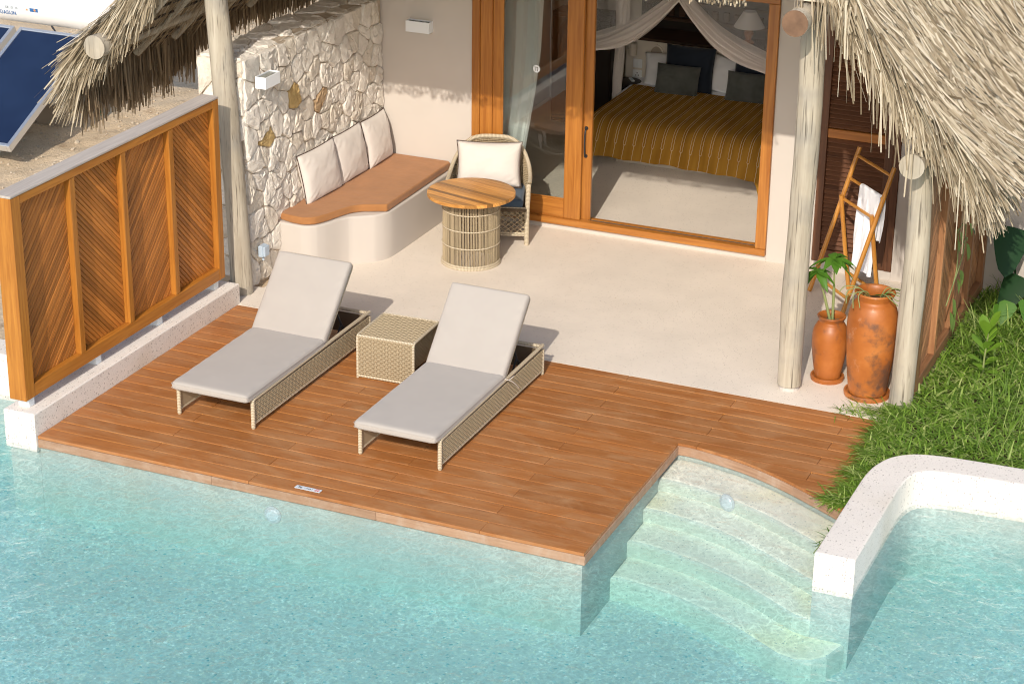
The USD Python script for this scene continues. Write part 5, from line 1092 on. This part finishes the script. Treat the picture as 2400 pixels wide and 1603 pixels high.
obj(N_, 'top', lathe([(0, .575), (.165, .575), (.178, .565), (.178, .54), (.165, .53), (0, .53)][::-1], 32).vf(), dark_wood, smooth=40); obj(N_, 'drum', lathe([(.15, .529), (.13, .30), (.12, .05), (.15, 0), (0, 0)][::-1], 28).vf(), dark_wood, smooth=40)
R_ = thing('remote_control', 'white remote control on the dark bedside table', 'remote control', (-3.46, 10.22, .6365), 35); obj(R_, 'case', cbox((-.022, -.07, 0), (.022, .07, .018), .005).vf(), lamp_white); obj(R_, 'button_pad', cbox((-.015, -.055, .0182), (.015, .03, .020), .001).vf(), grey_plastic)
for z, lb in ((.665, 'white wall socket beside the bed, lower one'), (.80, 'white switch plate beside the bed, above the socket')):
    S_ = thing('wall_socket', lb, 'socket', (-3.46, 10.417, z)); obj(S_, 'plate', cbox((-.058, -.012, -.055), (.058, 0, .055), .004).vf(), lamp_white)
    if z < .7:
        for a, b in ((0, .018), (-.016, -.012), (.016, -.012)): obj(S_, 'pin_hole', cbox((a - .005, -.0135, b - .008), (a + .005, -.0122, b + .008), .0003).vf(), print_black)
    else: obj(S_, 'rocker', cbox((-.02, -.016, -.03), (.02, -.0122, .03), .002).vf(), lamp_white)
W_ = thing('reading_lamp', 'small white cylinder reading lamp on the bed wall', 'lamp', (-3.50, 10.33, .99)); obj(W_, 'shade', lathe([(.0, .075), (.045, .075), (.05, .07), (.05, -.07), (.045, -.075), (.0, -.075)][::-1], 20).vf(), plaster_in, smooth=40); obj(W_, 'mount', lathe([(.06, .0), (.055, .012), (0, .012)], 20, (0, 0, 0)).vf(), plaster_in); obj(W_, 'arm', tube([(0, .0, 0), (0, .088, 0)], .01, 6).vf(), plaster_in)
T_ = thing('table_lamp', 'table lamp with a white cone shade on the ledge behind the bed', 'lamp', (-2.18, 10.70, 1.126)); obj(T_, 'shade', lathe([(.185, .20), (.075, .385), (.070, .385), (.180, .20)], 28).vf(), linen, smooth=40); obj(T_, 'base', lathe([(0, 0), (.07, 0), (.075, .02), (.03, .05), (.06, .12), (.03, .19), (.012, .20), (.012, .3), (0, .3)][::-1], 24).vf(), terracotta, smooth=40)
G_ = thing('glass_jar', 'small round glass globe on the ledge in front of the lamp', 'glass', (-2.345, 10.50, 1.126)); glass_m = M('clear_glass', {'p': ('principled_bsdf', {'transmission_weight': 1.0, 'roughness': .02, 'base_color': (.95, .95, .95)})}, [])
obj(G_, 'globe', trimesh.creation.icosphere(3, .055).apply_translation([0, 0, .056]), glass_m, smooth=True)
D_ = thing('wardrobe', 'black two-door cabinet in the shaded corner left of the bed', 'cabinet', (-4.05, 10.30, .061))
obj(D_, 'carcass', cbox((-.38, -.25, 0), (.38, .08, 1.36), .006).vf(), dark_wood)
for sx in (-1, 1): obj(D_, 'door', cbox((min(sx * .006, sx * .37), -.275, .05), (max(sx * .006, sx * .37), -.2505, 1.30), .004).vf(), dark_wood)
for sx in (-1, 1): obj(D_, 'brace', bar((sx * .36, -.285, 1.02), (sx * .20, -.285, 1.30), .03, .015, (0, 1, 0)), dark_wood)
# ---- mosquito net over the bed
def net():
    Nn = thing('mosquito_net', 'white mosquito net drawn open in two swags over the bed', 'mosquito net')
    def swag(p, sgn):
        c = bez(p, 10); n = len(c); t = np.linspace(0, 1, n); k = 46
        for ly in range(3):
            G = np.array([c + np.stack([0 * t, .045 * np.sin(q * 21 + ly * 2 + t * 3) + .03 * (ly - 1), (q - .35) * (.10 + .10 * np.sin(np.pi * np.clip(t * 1.1, 0, 1)) + .03 * ly) + .012 * np.sin(t * 8 + q * 6 + ly)], 1) for q in np.linspace(0, 1, k)]); f = grid_faces(k, n)
            obj(Nn, 'swag', (G.reshape(-1, 3), np.vstack([f[:, [0, 1, 2]], f[:, [0, 2, 3]]])), net_cloth, smooth=True)
        obj(Nn, 'hem', tube(c + V(0, -.05, -.045), .011, 6, True).vf(), net_cloth, smooth=True)
        up = np.linspace(0, 1, 8); G = np.array([c * [1, 1, 0] + np.stack([.0 * t, .04 * np.sin(t * 26 + u * 2), c[:, 2] + (2.75 - c[:, 2]) * u], 1) for u in up]); f = grid_faces(8, n)
        obj(Nn, 'upper_panel', (G.reshape(-1, 3), np.vstack([f[:, [0, 1, 2]], f[:, [0, 2, 3]]])), net_thin, smooth=True)
    swag([(-2.30, 8.5, 2.16), (-2.52, 8.5, 1.93), (-2.80, 8.5, 1.70), (-3.05, 8.5, 1.565), (-3.30, 8.5, 1.49), (-3.55, 8.5, 1.45)], -1)
    swag([(-2.31, 8.5, 2.16), (-2.12, 8.5, 1.93), (-1.86, 8.5, 1.70), (-1.58, 8.5, 1.555), (-1.28, 8.5, 1.47), (-1.0, 8.5, 1.44)], 1)
    def column(x, y, z0, z1, r):
        z = np.linspace(z0, z1, 14); m = MB()
        for k in range(8):
            a = k * .785; w = r * (.7 + .3 * np.cos(z * 5 + k)); tube(np.stack([x + w * np.cos(a + z), y + w * np.sin(a + z), z], 1), .022, 6, True, m)
        obj(Nn, 'gathered_corner', m.vf(), net_cloth, smooth=True)
    column(-3.46, 9.75, .42, 2.7, .05); column(-2.98, 8.62, 1.75, 2.7, .07); column(-3.56, 8.56, .25, 1.45, .05)
net()
def curtain():
    nu, nz = 70, 26; u = np.linspace(0, 1, nu); G = []
    for z in np.linspace(.09, 2.75, nz):
        xr = np.interp(z, [.09, .67, 1.32, 1.8, 2.34, 2.75], [-3.50, -3.45, -3.345, -3.288, -3.268, -3.262]); xl = -3.79 - .03 * (z < 1)
        G.append(np.stack([xl + (xr - xl) * u, 6.95 + .045 * np.sin(u * 24 + .3 * z) + .02 * np.sin(u * 51), np.full(nu, z)], 1))
    f = grid_faces(nz, nu); C = obj(None, 'sheer_curtain', (np.array(G).reshape(-1, 3), np.vstack([f[:, [0, 1, 2]], f[:, [0, 2, 3]]])), curtain_cloth, smooth=True); tag(C, 'pale sheer curtain behind the fixed door glass', 'curtain')
curtain()

# ================================================================ garden bed
def bed_z(x, y): return .03 + .05 * (meshkit.fbm(np.stack([x * 1.4, y * 1.4, 0 * x], -1), 3, 2) - .3)
def soilbed():
    X, Y = np.meshgrid(np.linspace(1.62, 6, 50), np.linspace(2.3, 6.57, 50), indexing='ij'); Z = bed_z(X, Y); f = grid_faces(50, 50)
    return np.stack([X, Y, Z], -1).reshape(-1, 3), f
tag(obj(None, 'soil', soilbed(), soil, smooth=True), kind='structure', label='dark soil of the planted bed', cat='soil')
def grass():
    mb = MB()
    def tuft(n, x, y, z, Lr, wr, sp, lean=(0, 0)):
        D = np.stack([rng.normal(lean[0], sp, n), rng.normal(lean[1], sp, n), np.ones(n)], 1); D /= np.linalg.norm(D, axis=1, keepdims=True); L = rng.uniform(*Lr, n)
        h = D * [1, 1, 0]; h /= np.linalg.norm(h, axis=1, keepdims=True) + 1e-6
        strips(np.stack([x, y, z], -1), D, L, rng.uniform(*wr, n), np.cross(h, [0, 0, 1.0]) * 0 + h, h * (L * rng.uniform(.1, .5, n))[:, None] - np.array([0, 0, 1.0]) * (L * rng.uniform(.15, .75, n))[:, None], mb, 3, .3)
    n = 12500; x = 1.60 + 2.6 * rng.random(n) ** 1.15; y = rng.uniform(2.2, 6.55, n); ok = (y > np.interp(x, [1.66, 1.76, 1.95, 2.4, 4.5], [1.9, 2.22, 2.38, 2.45, 2.53])) & ((x > 1.60) | (y < 3.7)); x, y = x[ok], y[ok]
    tuft(len(x), x, y, bed_z(x, y), (.09, .20), (.013, .024), 1.15)
    n = 2600; y = rng.uniform(1.55, 3.6, n); x = rng.normal(1.64, .06, n) - .15 * (meshkit.noise(np.stack([y * 7, 0 * y, 0 * y], -1), 3) - .2); ok = x < np.interp(y, [1.5, 1.9, 2.1, 2.3], [1.64, 1.64, 1.68, 1.9]); x, y = x[ok], y[ok]
    tuft(len(x), x, y, 0 * x + .005, (.08, .18), (.012, .020), .9, (-.9, -.3))
    n = 500; x = rng.uniform(1.0, 1.62, n); y = 3.40 + .08 * rng.standard_normal(n) - .12 * (1.5 - x); ok = rng.random(n) < (x - 1.0) / .6; tuft(int(ok.sum()), x[ok], y[ok], 0 * x[ok] + .003, (.06, .14), (.008, .014), .8, (-.4, -.3))
    n = 1500; x = rng.uniform(1.75, 3.2, n); y = rng.uniform(4.9, 6.5, n); tuft(n, x, y, bed_z(x, y), (.2, .42), (.010, .018), .45)
    n = 260; x = rng.uniform(2.25, 3.2, n); y = rng.uniform(2.7, 4.2, n); tuft(n, x, y, bed_z(x, y) + .05, (.35, .65), (.003, .006), .5)
    return mb
tag(obj(None, 'grass', grass(), grass_m, kind='stuff'), 'dense bright green grass in the bed right of the terrace', 'grass')
def big_plant(label, c, leaves, mat):
    P = thing('elephant_ear_plant', label, 'plant')
    for (dx, dy, h, sz, az) in leaves:
        t = V(c[0] + dx, c[1] + dy, h); m = MB(); obj(P, 'stem', tube(bez([(c[0], c[1], .03), (c[0] + dx * .5, c[1] + dy * .5, h * .6), t], 5), .009, 6, True).vf(), stem_m if mat is leaf_m else leaf_dark, smooth=True)
        d = V(math.cos(az), math.sin(az), -.9); leaf(m, t + V(0, 0, .03) - unit(d) * sz * .15, t + unit(d) * sz, sz * .92, .03, (-math.cos(az) * .5 + .1, -math.sin(az) * .5, 1), 8, -.12, 'heart'); obj(P, 'leaf', m.vf(), mat, smooth=True)
big_plant('dark elephant ear plant in the shade of the thatch against the house wall', (1.98, 6.25), [(-.10, -.10, .80, .42, -1.5), (.20, -.05, .62, .36, -1.1), (.35, .05, .80, .40, -1.3), (.02, -.22, .38, .34, -2.0), (.50, -.15, .55, .38, -.9), (.28, -.30, .40, .30, -1.6)], leaf_dark)
big_plant('low pale round leaves at the right picture edge above the grass', (2.05, 5.75), [(-.06, -.06, .26, .20, -1.8), (.10, .0, .28, .20, -1.2), (-.16, .0, .20, .12, -2.3), (.26, .05, .30, .22, -1.4), (.34, -.1, .24, .2, -1.0)], leaf_m)
def broad_plant():
    P = thing('broadleaf_plant', 'young broadleaf plant with bright glossy leaves standing in the grass', 'plant'); c = V(2.03, 4.45, .04); obj(P, 'stem', tube([c, c + V(0, 0, .2), c + V(.01, .02, .42)], [.010, .009, .006], 6, True).vf(), stem_m, smooth=True)
    for k in range(17):
        z = .05 + .36 * (k / 16); a = k * 2.4; L = .13 + .13 * (z / .4); e = .15 + 1.0 * (z / .42); b = c + V(0, 0, z); m = MB(); leaf(m, b, b + L * V(math.cos(a) * math.cos(e), math.sin(a) * math.cos(e), math.sin(e)), .085 + .02 * (z / .4), .02, (0, 0, 1) if e < .9 else (math.cos(a) * -1, math.sin(a) * -1, .4), 6, .15, 'spat'); obj(P, 'leaf', m.vf(), leaf_bright, smooth=True)
broad_plant()
def vine():
    P = thing('climbing_vine', 'thin vine with mottled leaves climbing the brown slatted screen', 'vine'); X = 1.63
    for pts in ([(X, 4.55, .62), (X + .02, 4.75, .85), (X, 4.85, 1.05), (X + .01, 4.70, 1.30)], [(X, 4.62, .66), (X + .03, 4.95, 1.0), (X, 5.08, 1.35), (X, 5.05, 1.75)], [(X, 4.72, 1.25), (X + .03, 4.95, 1.32), (X + .02, 5.15, 1.30)], [(X, 4.9, 1.05), (X + .04, 5.0, 1.12), (X + .02, 5.12, 1.05)]): obj(P, 'stem', tube(bez(pts, 7), .006, 5, True).vf(), stem_m, smooth=True)
    for (y, z, s) in ((4.66, .66, .11), (4.60, .55, .12), (4.72, .58, .10), (4.80, .80, .09), (4.86, .86, .11), (4.92, .84, .09), (5.06, 1.05, .12), (5.12, 1.22, .09), (4.68, 1.28, .08), (4.64, 1.22, .07), (5.15, 1.0, .08), (4.70, .50, .12)):
        m = MB(); b = V(X + .03, y, z); s *= 1.35; leaf(m, b, b + V(.03, rng.uniform(-.05, .05), -s), s * .8, .01, (1, 0, .3), 5, .2, 'lance'); obj(P, 'leaf', m.vf(), leaf_dry, smooth=True)
    for k in range(16): m = MB(); b = V(X + .03, 5.2 + rng.uniform(-.1, .45), 1.35 + rng.uniform(-.25, .4)); leaf(m, b, b + V(.03, rng.uniform(-.08, .08), -rng.uniform(.05, .11)), rng.uniform(.04, .07), .01, (1, 0, .3), 5, .2, 'lance'); obj(P, 'leaf', m.vf(), leaf_dark, smooth=True)
vine()
def creeper():
    P = thing('creeper', 'grass runner creeping down the outside of the curved pool wall', 'creeper'); pts = bez([(1.63, 1.55, .02), (1.60, 1.30, .00), (1.55, 1.05, -.05), (1.52, .86, -.08)], 6); obj(P, 'stem', tube(pts, .004, 5, True).vf(), stem_m, smooth=True)
    for k in range(26): m = MB(); b = pts[int(rng.integers(len(pts)) * .8)]; leaf(m, b, b + V(rng.normal(-.03, .035), rng.normal(-.02, .05), rng.uniform(.0, .05)), .010, .01, (0, 0, 1), 3, .1); obj(P, 'leaf', m.vf(), grass_m)
creeper()

# ================================================================ behind the fence: solar water heater
def heater():
    S = thing('solar_water_heater', 'solar water heater with white tank and dark blue collectors behind the fence', 'solar heater')
    a = math.atan2(.86, 1.73); ca_, sa_ = math.cos(a), math.sin(a)
    for xr in (-9.10, -10.18):
        lo = V(xr, 5.53, .36); L = 1.93; w = 1.0
        def P(v): return lo + np.stack([v[:, 0], v[:, 1] * ca_ - v[:, 2] * sa_, v[:, 1] * sa_ + v[:, 2] * ca_], 1)
        q = cbox((-w + .03, .03, -.035), (-.03, L - .03, -.012), .002); v, f = q.vf(); g = obj(S, 'collector', (P(v), f), solar)
        for nm, lo_, hi_ in (('side_rail', (-.045, 0, -.09), (0, L, 0)), ('side_rail', (-w, 0, -.09), (-w + .045, L, 0)), ('end_rail', (-w + .0455, 0, -.09), (-.0455, .045, 0)), ('end_rail', (-w + .0455, L - .045, -.09), (-.0455, L, 0))):
            q = cbox(lo_, hi_, .004); v, f = q.vf(); obj(g, nm, (P(v), f), alu)
    def axis(q, c): v, f = q.vf(); return np.stack([c[0] + v[:, 2], c[1] + v[:, 0], c[2] + v[:, 1]], 1), f
    R = .265; t = obj(S, 'tank', axis(lathe([(0, -1.6), (R * .6, -1.585), (R * .9, -1.55), (R, -1.48), (R, 1.48), (R * .9, 1.55), (R * .6, 1.585), (0, 1.6)], 48), (-10.1, 7.66, 1.43)), tank_white, smooth=40)
    def curved(mesh, x0, z0, lift):
        v = np.array(mesh.vertices); zz = z0 + v[:, 1]; dz = np.clip((zz - 1.43) / (R + lift), -.99, .99); y = 7.66 - (R + lift) * np.sqrt(1 - dz ** 2) - 0 * v[:, 2]
        return np.stack([x0 + v[:, 0], y - v[:, 2], zz], 1), np.array(mesh.faces)
    tx = meshkit.text_mesh('MEGASUN', .048, .002, True); wd = tx.bounds[1][0]; obj(t, 'lettering', curved(tx, -10.262 - wd, 1.302, .001), print_blue)
    def strip(x0, x1, z0, z1, lift, m, nm):
        k = 8; X, Z = np.meshgrid(np.linspace(x0, x1, 2), np.linspace(z0, z1, k), indexing='ij'); Y = 7.66 - np.sqrt((R + lift) ** 2 - (Z - 1.43) ** 2); f = grid_faces(2, k); obj(t, nm, (np.stack([X, Y, Z], -1).reshape(-1, 3), np.vstack([f[:, [0, 1, 2]], f[:, [0, 2, 3]]])), m)
    strip(-10.40, -9.93, 1.372, 1.418, .002, print_silver, 'label_strip'); strip(-10.045, -9.93, 1.3725, 1.4175, .003, print_blue, 'label_end')
    for tt, x in (('CE', -10.425), ): pass
    obj(t, 'mark', curved(meshkit.text_mesh('CE', .026, .001), -10.395, 1.383, .003), print_black)
    for x in (-10.30, -10.235):
        aa = np.linspace(0, 2 * np.pi, 17); q = Polygon([(.013 * math.cos(b), .013 * math.sin(b)) for b in aa[:-1]]); q = q.difference(q.buffer(-.003)); mm = trimesh.creation.extrude_polygon(q, .001, engine='earcut'); obj(t, 'mark', curved(mm, x, 1.396, .003), print_black)
    q = Polygon([(.014 * math.cos(b), .014 * math.sin(b)) for b in np.linspace(0, 6.283, 17)[:-1]]); obj(t, 'round_mark', curved(trimesh.creation.extrude_polygon(q, .001, engine='earcut'), -9.975, 1.395, .004), print_orange)
    obj(t, 'round_mark', curved(trimesh.creation.extrude_polygon(q.buffer(-.003), .001, engine='earcut'), -10.085, 1.393, .004), print_orange)
    for x in (-11.0, -9.5):
        for p0, p1 in (((x, 7.9, 0), (x, 7.75, 1.2)), ((x, 5.7, .05), (x, 7.3, 1.05)), ((x, 7.3, 1.05), (x, 7.75, 1.16))): obj(S, 'stand', bar(p0, p1, .04, .04).vf(), alu)
    obj(S, 'pipe', tube(bez([(-9.75, 7.42, 1.2), (-9.72, 7.36, 1.24), (-9.66, 7.33, 1.20), (-9.6, 7.31, 1.13)], 5), .012, 6).vf(), black_metal, smooth=True)
heater()
tag(obj(None, 'concrete_block', cbox((-10.6, 7.22, -.1), (-9.50, 7.75, .33), .02).vf(), concrete), 'brown concrete plinth in the shade under the solar collectors', 'concrete block')
tag(obj(None, 'water_pipe', tube([(-9.40, 7.80, -.1), (-9.40, 7.80, .1), (-9.405, 7.80, .30)], .018, 10, True).vf(), green_pipe, smooth=40), 'short upright green pipe sticking out of the sand', 'pipe')
